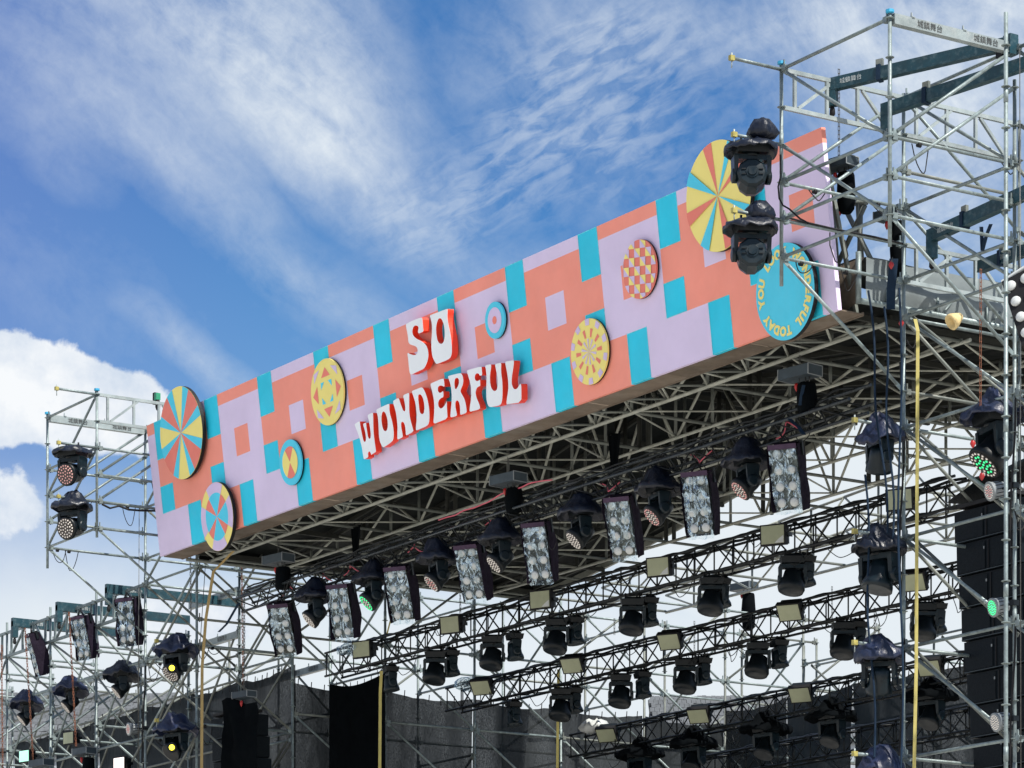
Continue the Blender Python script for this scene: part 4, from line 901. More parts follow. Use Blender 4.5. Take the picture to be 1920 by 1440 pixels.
def bulbpanel(top, label, yaw=32, pitch=20, s=1.0, rows=4, group='bulb panels in purple covers', twist=0, side=PLUM, roll=0, limp=0):
    top = Vector(top); t = thing('blinder_light', label, 'stage light', tuple(top), group)
    ya = rad(yaw); Wd = Vector((math.cos(ya), math.sin(ya), 0)); N = Vector((math.sin(ya), -math.cos(ya), 0))
    pt = rad(pitch); Nn = (N * math.cos(pt) - ZV * math.sin(pt)).normalized(); U = Wd.cross(-Nn) if False else (ZV * math.cos(pt) + N * math.sin(pt)).normalized()
    if roll: m_ = Matrix.Rotation(rad(roll), 3, Nn); Wd = m_ @ Wd; U = m_ @ U
    w_, d_, h_ = .44 * s, .22 * s, .98 * s; c = top - U * (h_ / 2 + .08)
    b = MB(); b.box(c, w_ * .92, d_ * .8, h_ * .93, REFL, (Wd, Nn, U)); b.obj('lamp_body', t)
    for i in range(rows):
        for j in (-1, 1):
            o = c + U * (h_ * .38 - i * h_ * .25) + Wd * (j * w_ * .23) + Nn * (d_ * .42); l = MB(); A = ax_from(Nn); l.lathe([(.072 * s, 0), (.069 * s, .02), (.045 * s, .032), (0, .038)], o, BULB, A, 14); l.obj('bulb', t)
    # cloth cover: sides, back, top
    m = MB(); n1 = lambda a, b_, k: .035 * noise.noise(Vector((a * 2.4 + label.__len__() * .7, b_ * 3.1, k + top.x)))
    def P_(u, v, k):        # u -1..1 across, v 0..1 down, k depth -1 front .. 1 back
        bulge = 1 + .05 * math.sin(v * 3.1); return c + Wd * (u * w_ / 2 * bulge) + U * (h_ * (.52 - v * 1.03)) - Nn * (k * d_ * (.62 + .35 * math.sin(v * math.pi) * (k > 0)))
    for u in (-1, 1): m.grid(lambda a, b_, u=u: P_(u, b_, -1 + 2 * a) + Wd * (u * (.02 + n1(a, b_, u))) + Nn * n1(b_, a, 4), 5, 10, side)
    m.grid(lambda a, b_: P_(-1 + 2 * a, b_, 1) - Nn * abs(n1(a, b_, 2)), 6, 10, side); m.grid(lambda a, b_: P_(-1 + 2 * a, 0, -1 + 2 * b_) + U * .02, 6, 4, side)
    m.obj('cloth_cover', t)
    hm = MB(); hm.grid(lambda a, b_: P_(-1.03 + 2.06 * a, .075 * b_ - .01, -1.04), 8, 2, PLUML); hm.obj('cover_hem', t)
    cl = MB(); cl.grid(lambda a, b_: P_(-.98 + 1.96 * a, .07 + .97 * b_ + .03 * noise.noise(Vector((a * 4, 0, top.x))) * b_, -1.0) + Nn * (.035 * noise.noise(Vector((a * 4.5, b_ * 6, top.x * 2))) + .02 * noise.noise(Vector((a * 11, b_ * 13, top.x))) - .05 * b_ * b_), 16, 30, CLEAR); cl.obj('clear_window', t)
    y = MB(); y.tube(c + U * (h_ * .5) - Wd * .1, top + Vector((0, 0, .06)), .014, RIM, 6); y.tube(c + U * (h_ * .5) + Wd * .1, top + Vector((0, 0, .06)), .014, RIM, 6)
    y.beam(c + Wd * (w_ * .56) - Nn * .05 + U * .3, c + Wd * (w_ * .56) - Nn * .05 + U * (h_ * .56), .05, .05, PLAST); y.obj('hanging_bracket', t)
    return t
bpx = [528, 640, 748, 880, 1008, 1163, 1310, 1474]
for i, px in enumerate(bpx):
    lb = '%s bulb panel from the left in a clear fronted purple cover under the front truss' % ORD[i]
    if i == 7: lb = 'rightmost bulb panel in a clear fronted purple cover under the front truss'
    if i == 0: lb = 'leftmost bulb panel in a clear fronted purple cover under the front truss'
    bulbpanel(on(0, px - 4, .10, -.24), lb, 32 + random.uniform(-3, 3), 19 + random.uniform(-4, 4), .95)
for i, (px, lb, rl, pt) in enumerate(((238, 'bulb panel hanging nearest the left tower on the low scaffold', 1, 6), (150, 'bulb panel in a twisted purple cover hanging on the low scaffold, middle of three', 2, 12), (58, 'bulb panel turned edge on in a purple cover at the far left', -3, 16))):
    p = atY(px, 0, Y1 - .3); bulbpanel((p.x, Y1 - .3, 13.28 - .02 * i), lb, (30, 20, -14)[i], pt, .86 if i else .9, group='bulb panels on the low left scaffold', roll=rl)
# --- paired heads under the rear trusses
def pair(ti, px, py, px2, py2, lab, side='both'):
    ty, tz = TR[ti]; g_ = 'unhooded moving heads under the rear trusses'; zc_ = tz - .46
    if side != 'b':
        p = atY(px - 4, 0, ty + .02); mover((p.x, ty + .02, zc_ - .02), 'larger rounded moving head aimed down, ' + lab, g_, (.10, -.28, -1), big=1, yaw=math.atan2(-FV.y, -FV.x), s=.97, covered=False, lens=(None, None), seed=ti)
    if side != 'a':
        p = atY(px2, 0, ty + .34); mover((p.x, ty + .34, zc_ + .02), 'slimmer moving head with open yoke, ' + lab, g_, (.12, .1, -1), yaw=math.atan2(RV.y, RV.x) + .25, s=.86, covered=False, lens=None, head_mat=PLAST2, seed=ti)
L2 = [(820, 846, 'first pair under the second truss'), (927, 965, 'second pair under the second truss'), (1047, 1078, 'third pair under the second truss'), (1190, 1217, 'fourth pair under the second truss'), (1338, 1352, 'fifth pair under the second truss'), (1490, 1510, 'rightmost pair under the second truss')]
for a, b, l in L2: pair(1, a, 0, b, 0, l)
pair(1, 0, 0, 733, 0, 'alone at the left end of the second truss', 'b')
L3 = [(1056, 1077, 'first pair under the third truss'), (1168, 1205, 'second pair under the third truss'), (1290, 1318, 'third pair under the third truss'), (1425, 1461, 'fourth pair under the third truss'), (1586, 1608, 'fifth pair under the third truss'), (1737, 1756, 'rightmost pair under the third truss')]
for a, b, l in L3: pair(2, a, 0, b, 0, l)
pair(2, 0, 0, 964, 0, 'alone at the left end of the third truss', 'b')
for i, (px, l) in enumerate(((1199, 'black hooded head at the left end of the fourth truss'), (1300, 'second black hooded head on the fourth truss'), (1436, 'third black hooded head on the fourth truss, above the dark low truss'), (1560, 'fourth black hooded head on the fourth truss'), (1745, 'black hooded head with a blue rimmed cover beside the speaker stack'))):
    mover(on(3, px, .12, -.50), l, 'hooded heads on the fourth truss', (.1, -.5, -1), s=1.1, hatmat=DRAPE, hatR=.48, lens=None, seed=20 + i, lump=.24, wind=.05)
# --- flood panels
def flood(ti, px, lab, yaw=24, pitch=14, roll=0, s=1.0, gm=PANELG, pos=None, tape=False):
    p = pos or atY(px, 0, TR[ti][0] - .08); c = Vector(pos) if pos else Vector((p.x, TR[ti][0] - .10, TR[ti][1] - .16))
    t = thing('flood_light', lab, 'flood light', tuple(c), 'rectangular flood lamps')
    ya = rad(yaw); Wd = Vector((math.cos(ya), math.sin(ya), 0)); N = Vector((math.sin(ya), -math.cos(ya), 0)); pt = rad(pitch); Nn = N * math.cos(pt) - ZV * math.sin(pt); U = ZV * math.cos(pt) + N * math.sin(pt)
    if roll: m_ = Matrix.Rotation(rad(roll), 3, Nn); Wd = m_ @ Wd; U = m_ @ U
    b = MB(); b.box(c, .42 * s, .10 * s, .32 * s, RIM, (Wd, Nn, U)); b.box(c - Nn * .11 * s, .36 * s, .14 * s, .26 * s, PLAST, (Wd, Nn, U)); b.obj('housing', t)
    b = MB(); b.box(c + Nn * (.052 * s), .375 * s, .008, .275 * s, gm, (Wd, Nn, U)); b.obj('diffuser', t)
    b = MB(); b.box(c - Nn * .08 + Wd * (.235 * s), .015, .16 * s, .06 * s, PLAST, (Wd, Nn, U)); b.box(c - Nn * .08 - Wd * (.235 * s), .015, .16 * s, .06 * s, PLAST, (Wd, Nn, U)); b.box(c - Nn * .15, .48 * s, .02, .05, PLAST, (Wd, Nn, U)); b.obj('bracket', t)
    if tape: b = MB(); q = c + Nn * (.058 * s); b.v += [q + Wd * .03 - U * .13, q + Wd * .18 - U * .13, q + Wd * .18 - U * .02, q + Wd * .10 - U * .07]; b.face((0, 1, 2, 3), BULB); b.obj('tape', t)
    return t
for i, px in enumerate((682, 848, 1017, 1238, 1453, 1690)): flood(1, px, ['flood lamp with camouflage patched glass at the left end of the second truss', 'second flood lamp on the second truss', 'third flood lamp on the second truss, taped at a corner', 'fourth flood lamp on the second truss, taped below', 'fifth flood lamp on the second truss, with torn white corner', 'sixth flood lamp on the second truss behind the tower post'][i], 22 + 2 * i, 4 + 3 * (i % 2), tape=i in (2, 3, 4), gm=PANELG)
for i, px in enumerate((905, 1075, 1258, 1483, 1715)): flood(2, px, '%s tilted flood lamp from the left on the third truss' % ORD[i], 30, 36, 0)
for i, px in enumerate((1140, 1312, 1503, 1745)): flood(3, px, '%s tilted flood lamp from the left on the fourth truss' % ORD[i], 30, 38, 0)
# --- lamps on the tall tower and the left tower
cv = [('upper of two moving heads in wind blown dark covers beside the big yellow disc', XI, Y0, 2, 20, .34, NAVYD), ('lower of two moving heads in dark covers overlapping the big yellow disc', XI, Y0, 4, 21, .34, NAVYD)]
mover((XI, Y0 - .50, ZN(2) - .03), cv[0][0], 'covered moving heads on the towers', tuple(FV + Vector((0, 0, -.12))), big=2, yaw=math.atan2(FV.y, FV.x) + .15, s=1.14, hatR=.37, hatmat=NAVYD, seed=31, lump=.06, wind=.015, bag=(.13, .17), lens=(None, None), head_mat=PLAST2)
mover((XI, Y0 - .50, ZN(4) - .07), cv[1][0], 'covered moving heads on the towers', tuple(FV + Vector((0, 0, -.10))), big=2, yaw=math.atan2(FV.y, FV.x) + .15, s=1.14, hatR=.36, hatmat=NAVYD, seed=34, lump=.05, wind=.02, bag=(.12, .12), lens=(None, None), head_mat=PLAST2)
for i, (k, lb, hm) in enumerate(((9, 'moving head under a flapping purple cover, topmost on the lower tower post', NAVY), (12, 'moving head under a blue striped cover, second on the lower tower post', NAVYD), (15, 'moving head under a blue and brown cover, third on the lower tower post', NAVY), (18, 'moving head under a blue cover cut by the bottom edge at the right', NAVY))):
    mover((XI, Y1 - .42, ZN(k) - .04), lb, 'covered moving heads on the towers', (-.5, .3, -1) if i != 1 else (0, -.3, -1), yaw=rad(-100 + 25 * i), s=1.05 if i != 1 else 1.25, hatR=.34 + .04 * (i == 1), hatmat=hm, seed=40 + i, lump=.22, wind=.14 if i == 0 else .09, lens=None, head_mat=PLAST2, tilt=-.2 if i == 0 else 0)
p = atY(1852, 0, Y1); mover((p.x, Y1 + .12, ZN(9) - .03), 'large green lit moving head under a blue cover by the right edge post', 'covered moving heads on the towers', (-.25, -.85, -1.0), s=1.45, hatR=.46, hatmat=NAVY, seed=50, lump=.30, wind=.06, lens=(LENSG, LENSD))
mover((LI, Y0 - .50, ZN(2) - .03), 'upper moving head with pink lens dots on the left tower', 'covered moving heads on the towers', (.45, -1, -.30), s=1.22, hatR=.37, hatmat=NAVYD, seed=61, lump=.07, wind=.06, lens=(LENSR, None))
mover((LI, Y0 - .50, ZN(4) - .03), 'lower moving head with white lens dots on the left tower', 'covered moving heads on the towers', (.45, -1, -.30), s=1.22, hatR=.38, hatmat=NAVYD, seed=64, lump=.20, wind=.06, lens=(LENSD, None))
def ylamp(t, c, aim):
    A = ax_from(aim); b = MB(); b.lathe([(.060, 0), (.062, .02), (.05, .035), (.02, .043), (0, .044)], c, LAMPY, A, 14); b.obj('lit_lens', t); b = MB(); b.lathe([(.06, -.12), (.10, -.05), (.10, .02), (.085, .03)], c, PLAST, A, 14); b.obj('lens_barrel', t)
for i, (k, lb) in enumerate(((9, 'blue covered moving head with a lit yellow lamp, upper of two near the bottom left'), (12, 'blue covered moving head with a lit yellow lamp, lower of two near the bottom left'))):
    c = Vector((LI, Y1 - .45, ZN(k) - .02)); t = mover(c, lb, 'covered moving heads on the towers', (.3, -1, -1), s=1.1, hatR=.43, hatmat=NAVY, seed=70 + i * 3, lump=.22, wind=.15, lens=(LENSD, None) if i == 0 else None)
    ylamp(t, c + Vector((.02, -.06, -.50)) - FV * .22 , -FV + Vector((0, 0, -.15)))
mm = [(228, 'hooded moving head on the low scaffold nearest the left tower'), (133, 'hooded moving head on the low scaffold, middle of three'), (50, 'hooded moving head on the low scaffold at the far left')]
for i, (px, lb) in enumerate(mm):
    p = atY(px, 0, Y1 - .03); mover((p.x, Y1 - .03, 11.97), lb, 'hooded moving heads on the low left scaffold', (-.3, -1, -.9), s=.90, hatR=.37, hatmat=NAVY if i else NAVYD, seed=80 + i, lump=.20, wind=.07, lens=(LENSD, None), tilt=.18)
def par(c, lab, aim, mts, arm):
    c = Vector(c); t = thing('par_light', lab, 'spotlight', tuple(c), 'round diode spotlights clamped to posts'); A = ax_from(aim); b = MB()
    b.lathe([(.06, -.20), (.10, -.18), (.115, -.10), (.12, 0), (.128, .01), (.128, .03), (.112, .03)], c, HOISTE, A, 18)
    for i in range(14): a = 2 * math.pi * i / 14; b.box(c + A[0] * (.118 * math.cos(a)) + A[1] * (.118 * math.sin(a)) - A[2] * .09, .008, .008, .14, PLAST, (A[0], A[1], A[2]))
    b.obj('housing', t); l = MB(); l.lathe([(.112, .022), (.111, .024)], c, LENSB, A, 18); dots(l, c + A[2] * .026, A, .105, .0105, mts[0], mts[1]); l.obj('lens', t)
    k = MB(); k.tube(c - A[2] * .08, Vector(arm), .016, PLAST, 8); k.box(arm, .09, .09, .07, PLAST); k.obj('clamp_arm', t); return t
for (px, py, lb, ms) in ((1858, 921, 'round spotlight with red and white diodes, topmost on the right edge post', (LENSR, LENSD)), (1864, 1139, 'round spotlight with green lit diodes on the right edge post', (LAMPG, LENSG)), (1869, 1354, 'round spotlight with white diodes, lowest on the right edge post', (LENSD, None))):
    c = atY(px, py, Y1 - .12); par(c, lb, (-.2, -1, -.25), ms, (XO, Y1 - .01, c.z + .03))
c = atY(243, 1367, Y1 - .2); par(c, 'round spotlight with pink diodes clamped beside the left wing post', (-.1, -1, -.1), (LENSR, LENSD), (LO, Y1, c.z))
# lit flood panels at bottom left
for px, py, lb, gm in ((48, 1418, 'pale green lit flood lamp at the bottom left', PANELM), (131, 1384, 'grey faced flood lamp standing on a bracket at the bottom left', PANELG), (226, 1432, 'pale pink lit flood lamp cut by the bottom edge at left', PANELW)):
    p = atY(px, py, Y1 - .2); flood(0, 0, lb, 14, 0, 0, .82, gm, tuple(p))
# big bulb panel at the right edge
t = thing('blinder_light', 'black bulb panel with round white lamps leaning in at the right edge', 'stage light', tuple(atY(1912, 590, 27.6)), 'bulb panels in purple covers')
a0 = atY(1882, 540, 27.4); a1 = atY(1920, 660, 27.4); U = -(a1 - a0).normalized(); Wd = (Vector((.88, .47, .10)) - U * Vector((.88, .47, .10)).dot(U)).normalized(); N = Wd.cross(U); N = N if N.dot(FV) < 0 else -N
cc = a0 + Wd * .30 - U * .42; b = MB(); b.box(cc, .58, .12, .96, RIM, (Wd, N, U)); b.obj('lamp_body', t)
for i in range(4):
    for j in (0, 1): l = MB(); l.lathe([(.068, 0), (.064, .02), (.04, .032), (0, .036)], cc + U * (.36 - .235 * i) + Wd * (-.19 + .20 * j) + N * .062, BULB, ax_from(N), 16); l.obj('bulb', t)
b = MB(); b.path([cc + U * .50 - Wd * .3, cc + U * .53 - Wd * .1, cc + U * .56 + Wd * .2, cc + U * .5 + Wd * .32], .03, BULB, 6); b.obj('plastic_hem', t)

# ------------------------------------------------------------------ speaker stacks
def cabstack(lab, x0, y, z0, n, w_, dx=.02, h=.45, cover=False, deg=0):
    t = thing('speaker_array', lab, 'loudspeaker', (x0, y, z0))
    for i in range(n):
        z = z0 - i * h; xx = x0 + dx * i * (1 + i * .1); b = MB()
        b.box((xx + w_ / 2, y + .3 + .02 * i, z - h / 2), w_, .6, h - .018, CAB, taper=.995, tz=.985); o = b.obj('cabinet', t)
        k = MB(); k.box((xx + w_ / 2, y - .004 + .02 * i, z - h / 2), .012, .01, h - .05, RIM); k.box((xx + w_ * .25, y - .004 + .02 * i, z - h / 2), w_ * .40, .008, h - .08, CAB); k.box((xx + w_ * .75, y - .004 + .02 * i, z - h / 2), w_ * .40, .008, h - .08, CAB); k.beam((xx + .02, y - .006 + .02 * i, z - h + .02), (xx + w_ - .02, y - .006 + .02 * i, z - h + .02), .008, .008, HOISTE if False else HOISTB); k.obj('grille', t)
        if i % 1 == 0: k = MB(); k.box((xx + w_ * .44, y - .012 + .02 * i, z - h * .28), .02, .01, .035, HOISTE); k.obj('badge', t)
    k = MB(); k.box((x0 + w_ / 2, y + .25, z0 + .07), w_ * .9, .5, .05, RIM); k.beam((x0 + .2, y + .25, z0 + .07), (x0 + w_ / 2, y + .25, z0 + .5), .03, .03, RIM); k.beam((x0 + w_ - .2, y + .25, z0 + .07), (x0 + w_ / 2, y + .25, z0 + .5), .03, .03, RIM); k.obj('rigging_frame', t); return t
pa_ = atY(1789, 945, 29.6)
PA = cabstack('tall hanging column of black loudspeakers at the right edge', pa_.x, 29.6, atY(1789, 962, 29.6).z, 14, 1.35)
k = MB(); k.grid(lambda a, b: (pa_.x - .06 + 1.47 * a, 29.52 + .7 * b, pa_.z + .02 + .22 * min(a * 2.2, 1) + .22 * math.sin(b * 3.1) * a + .02 * noise.noise(Vector((a * 5, b * 5, 0)))), 12, 6, CAB); k.obj('top_cover', PA)
pl = atY(395, 1345, 29.3); PL = cabstack('black loudspeaker column at the lower left behind the tower post', pl.x, 29.3, pl.z - .05, 8, 1.25, h=.42)
t = thing('speaker_cover', 'dark cloth bag draped over the left loudspeakers', 'cover', (pl.x + .7, 29.2, pl.z))
k = MB(); A_ = atY(392, 1322, 29.0); 
k.grid(lambda a, b: (A_.x + .62 + .75 * a + .05 * noise.noise(Vector((a * 5, b * 7, 0))), 28.95 + .35 * a + .12 * noise.noise(Vector((a * 3, b * 3, 4))), A_.z - .12 * a * a + .05 * math.sin(a * 7) - (0 if b == 0 else 2.3 * b)), 14, 24, DRAPE); k.obj('cloth', t)

# ------------------------------------------------------------------ hoists, chains, straps
def chain(name, p, q, mt, lab, grp='hoist chains', r=.006, link=.055):
    p = Vector(p); q = Vector(q); n = int((p - q).length / link); d = (q - p) / n; m = MB(); sgn = Vector((1, 0, 0)); oth = Vector((0, 1, 0))
    for i in range(n):
        a = p + d * i; e = d.normalized(); s = (sgn if i % 2 else oth) * .014
        m.tube(a - e * .008 + s, a + d + e * .008 + s, r, mt, 4, cap=False); m.tube(a - e * .008 - s, a + d + e * .008 - s, r, mt, 4, cap=False); m.tube(a - s, a + s, r, mt, 4, cap=False)
    return tag(m.obj(name), lab, 'chain', grp)
def hoist(px, py, Y, lab, up=1.2, s=1.0, bag=.40, bagm=DRAPE, hooks=True, ztop=None, yaw=10):
    c = atY(px, py, Y); t = thing('chain_hoist', lab, 'chain hoist', tuple(c), 'chain hoists'); X = Vector((math.cos(rad(yaw)), math.sin(rad(yaw)), 0)); Yv = ZV.cross(X)
    b = MB(); b.box(c, .58 * s, .30 * s, .15 * s, HOISTB, (X, Yv, ZV)); b.obj('motor_box', t)
    b = MB()
    for e in (-1, 1):
        for f in (-1, 1): b.beam(c + X * (.29 * e * s) - Yv * (.15 * s) + ZV * (.075 * f * s), c + X * (.29 * e * s) + Yv * (.15 * s) + ZV * (.075 * f * s), .012, .012, HOISTE); b.box(c + X * (.29 * e * s) + Yv * (.15 * f * s), .012, .012, .15 * s, HOISTE)
    b.obj('edge_trim', t)
    if bag:
        b = MB(); b.lathe([(.12 * s, 0), (.135 * s, -.03), (.15 * s, -bag * .5), (.14 * s, -bag * .9), (.09 * s, -bag)], c + Vector((.1, .05, -.16 * s)), bagm, n=12, fn=lambda r, z, a: (r * (1 + .12 * noise.noise(Vector((math.cos(a), math.sin(a), z * 4 + px)))), z)); b.obj('chain_bag', t)
        for e in (-.1, .02, .1): b = MB(); b.tube(c + X * (e + .08) + Vector((0, 0, -.07)), c + X * (e * .8 + .1) + Vector((0, 0, -.20)), .008, CHAIN, 5); b.obj('bag_hook', t)
    if hooks: b = MB(); b.lathe([(.0, .05), (.028, .03), (.03, -.02), (.012, -.06), (0, -.08)], c + Vector((-.02, -.05, -.19 * s)), REDH, n=8); b.obj('hook', t)
    if up: chain('hoist_chain', c + Vector((0, 0, up)), c + Vector((0, 0, .07)), CHAIN, 'chain above ' + lab, 'hoist chains')
    return t
hoist(522, 1049, 28.7, 'grey hoist box over the left end of the front truss', .5)
hoist(953, 899, 28.7, 'grey hoist box over the middle of the front truss', .5)
hoist(1500, 700, 28.7, 'hoist box with blue slings over the right part of the front truss', .55, 1.0, .42)
hoist(458, 1303, 29.2, 'small hoist box hanging in front of the left nets', 2.0, .8, 0)
hoist(158, 1409, Y1 - .3, 'grey rimmed hoist box above the left drape', 0, .85, .45); hoist(78, 1431, Y1 - .3, 'grey rimmed hoist box at the bottom left corner', 0, .9, .0)
hoist(1395, 1100, 42.6, 'small hoist box far back under the roof', 0, 1.0, .8)
hoist(1573, 308, 27.9, 'hoist box with red clips at the right end of the sign', 1.3, .85, .55)
hoist(1670, 402, 28.6, 'hoist box and dark bag behind the tall tower post', 1.1, .75, .75)
chain('hoist_chain', atX(147, 1150, LO - .9) + Vector((0, -.2, 0)), atX(160, 1400, LO - .9) + Vector((0, -.2, 0)), RUST, 'rust orange chain hanging over the low left scaffold, right of two', 'rusty chains')
chain('hoist_chain', atX(64, 1180, -61.0) + Vector((0, -.2, 0)), atX(79, 1425, -61.0) + Vector((0, -.2, 0)), RUST, 'rust orange chain hanging over the low left scaffold, left of two', 'rusty chains')
chain('hoist_chain', atX(3, 1210, -63.2), atX(5, 1440, -63.2), RUST, 'rust orange chain at the left edge', 'rusty chains')
chain('hoist_chain', atY(1839, 505, 28.0), atY(1838, 760, 28.0), RUST, 'rust brown chain hanging in front of the silver tarpaulin', 'rusty chains')
chain('hoist_chain', atY(357, 1040, 28.9), atY(358, 1150, 28.9), CHAIN, 'grey chain hanging left of the tower post under the sign', 'hoist chains')
chain('hoist_chain', atY(453, 1060, 30.3), atY(456, 1290, 30.3), RUST, 'rusty chain hanging beside the post left of the front truss', 'rusty chains')
for px, y0, y1, Y in ((863, 1100, 1180, 33), (1302, 1165, 1290, 40), (1152, 1160, 1190, 37), (1640, 1140, 1240, 37), (1560, 1100, 1180, 41)): chain('hoist_chain', atY(px, y0, Y), atY(px, y1, Y), CHAIN, 'thin dark chain hanging between the rear trusses near column %s' % {863: 'three', 1302: 'seven', 1152: 'six', 1640: 'nine', 1560: 'eight'}[px] if False else {863: 'short chain with a hook left of the second truss middle', 1302: 'thin dark chain from the small green beam to the third truss', 1152: 'thin dark chain behind the second truss', 1640: 'thin dark chain behind the lower tower post', 1560: 'thin dark chain from the far green beam'}[px], 'hoist chains')
def strap(pts, wd_, mt, lab, grp=None, n=FV):
    m = MB(); pts = [Vector(p) for p in pts]; b = 0
    for i in range(len(pts) - 1):
        m.beam(pts[i], pts[i + 1], wd_, .006, mt, n) if False else None
    for p in pts: m.v += [p - RV * (wd_ / 2), p + RV * (wd_ / 2), p + RV * (wd_ / 2) + FV * .006, p - RV * (wd_ / 2) + FV * .006]
    for i in range(len(pts) - 1):
        o = i * 4
        for a, c in ((0, 1), (1, 2), (2, 3), (3, 0)): m.face((o + a, o + c, o + 4 + c, o + 4 + a), mt)
    return tag(m.obj('strap'), lab, 'strap', grp)
Ys = 28.1
strap([atY(1716, 598, Ys), atY(1721, 620, Ys), atY(1719, 1020, Ys), atY(1718, 1250, Ys), atY(1714, 1445, Ys)], .046, YSTR, 'long yellow webbing strap hanging beside the tall tower')
strap([atY(438, 1033, 28.2), atY(400, 1072, 28.2), atY(386, 1160, 28.2), atY(379, 1250, 28.2), atY(378, 1445, 28.2)], .055, TSTR, 'tan webbing strap running down the left tower post')
strap([atY(715, 1258, 30.2), atY(713, 1300, 30.2), atY(712, 1442, 30.2)], .055, YSTR, 'yellow strap in front of the black drape')
strap([atY(737, 1110, 32), atY(733, 1160, 32), atY(724, 1195, 32)], .03, YSTR, 'short yellow strap end hanging above the second truss')
strap([atY(1047, 1255, 34.0), atY(1045, 1440, 34.0)], .05, YSTR, 'yellow strap hanging behind the third truss')
for i, (a, b_) in enumerate((((1628, 545), (1665, 1000)), ((1658, 575), (1675, 1010)), ((1686, 540), (1690, 1440)), ((1622, 890), (1640, 1420)))):
    A_, B_ = atY(*a, 27.9), atY(*b_, 27.9); tag(MB().path([A_.lerp(B_, u / 12) + RV * (.03 * math.sin(u * .8)) for u in range(13)], .016, BSTR, 6).obj('rope'), 'dark blue rope on the tall tower, ' + ['leftmost', 'second from left', 'against the post', 'low and short'][i], 'rope', 'dark blue ropes on the tall tower')
for i, (a, b_) in enumerate((((1039 - 778, 950), (259, 1445)), ((385, 1060), (369, 1300)), ((1912, 90), (1914, 1440)))):
    A_, B_ = atY(*a, 27.9), atY(*b_, 27.9); tag(MB().tube(A_, B_, .007, CHAIN, 5).obj('steel_wire'), ['thin wire hanging down left of the sign', 'thin wire beside the tan strap', 'thin wire down the right edge post'][i], 'wire', 'thin steel wires')
strap([atY(448, 1130, 28.4), atY(425, 1170, 28.4), atY(410, 1185, 28.4)], .05, BSTR, 'black ratchet strap tying the front truss to the left tower'); 
strap([atY(1676, 485, 28.2), atY(1671, 540, 28.2), atY(1670, 580, 28.2)], .12, BSTR, 'blue webbing bundle hanging behind the tall tower post')
strap([atY(1840, 425, 28.3), atY(1842, 470, 28.3), atY(1850, 440, 28.3), atY(1858, 420, 28.3)], .05, BSTR, 'blue sling round the dark green beam')
strap([atY(1500, 760, 28.6), atY(1503, 740, 28.6), atY(1507, 722, 28.6)], .05, BSTR, 'blue sling below the right hoist box'); strap([atY(1480, 785, 28.6), atY(1497, 800, 28.6), atY(1508, 815, 28.6)], .06, BSTR, 'blue sling tied round the front truss')
for px, py, l in ((1574, 398, 'red hook cover by the right end of the sign'), (1671, 497, 'red hook hanging on the blue bundle'), (1824, 832, 'red hook beside the green lit moving head'), (1841, 893, 'pair of red hooks under the green lit moving head'), (1690, 606, 'small red clip on the tower post')):
    c = atY(px, py, 28.1); m = MB(); m.lathe([(0, .06), (.018, .04), (.03, 0), (.014, -.04), (0, -.06)], c, REDH, n=8, fn=lambda r, z, a: (r * (1 + .3 * math.sin(2 * a)), z)); m.tube(c, c + Vector((.03, 0, .10)), .008, CHAIN, 5); tag(m.obj('hook'), l, 'hook', 'red hooks')
m = MB(); c = atY(1790, 600, 27.9); A = ax_from((-.1, -.75, -.5)); m.lathe([(.02, -.13), (.045, -.11), (.075, -.05), (.105, .02), (.11, .07), (.085, .08), (.06, -.01), (.0, -.03)], c, CANV, A, 16); tag(m.obj('hooded_lamp'), 'small tan canvas hooded lamp hanging under the silver tarpaulin', 'lamp')
# green motor above left disc
t = thing('chain_motor', 'small green motor on top of the left tower beside the pinwheel disc', 'motor', tuple(atY(295, 745, 27.9))); c = atY(295, 744, 27.9)
b = MB(); b.box(c, .09, .09, .13, GREENP); b.obj('housing', t); b = MB(); b.lathe([(.03, 0), (.045, -.05), (.05, -.14), (.03, -.2)], c + Vector((.02, 0, -.06)), RIM, n=10); b.box(c + Vector((-.08, 0, -.02)), .08, .08, .22, RIM); b.obj('hook_block', t)
c = atX(1895, 85, XO); t = thing('chain_motor', 'dark green clamp block at the top right corner of the tall tower', 'motor', tuple(c)); b = MB(); b.box(c, .14, .14, .26, GREEN); b.box(c + Vector((-.12, -.05, -.03)), .12, .1, .22, RIM); b.obj('block', t)

# cables along the towers
def cable(pts, r, lab, grp='black cables on the towers', mt=RIM): return tag(MB().path(pts, r, mt, 6).obj('cable'), lab, 'cable', grp)
def sag(a, b, d, n=14): return [a.lerp(b, i / n) + Vector((0, 0, -d * 4 * (i / n) * (1 - i / n))) for i in range(n + 1)]
cable([atY(x, y, Y0 - .05) for x, y in ((1463, 290), (1464, 330), (1459, 350), (1461, 372), (1468, 385), (1480, 392), (1500, 410), (1515, 418))], .012, 'black power cable looping down beside the two dark moving heads')
cable([atX(x, y, XI) + Vector((.03, 0, 0)) for x, y in ((1470, 408), (1500, 416), (1560, 430), (1640, 446), (1690, 458))], .014, 'black cable taped along the pipe behind the dark moving heads')
cable([atY(x, y, 27.5) for x, y in ((1556, 436), (1556, 460), (1566, 490), (1580, 497), (1590, 480), (1584, 450))], .009, 'thin black cable loop hanging beside the sign end')
cable([atX(x, y, LI) + Vector((.03, 0, .02 * math.sin(x))) for x, y in ((190, 948), (205, 952), (222, 951), (240, 958), (262, 956), (290, 960))], .02, 'tangled cable tied along the pipe of the left tower')
cable(sag(atY(150, 1250, 30), atY(292, 1262, 30), .4), .006, 'thin cable drooping over the low left scaffold')
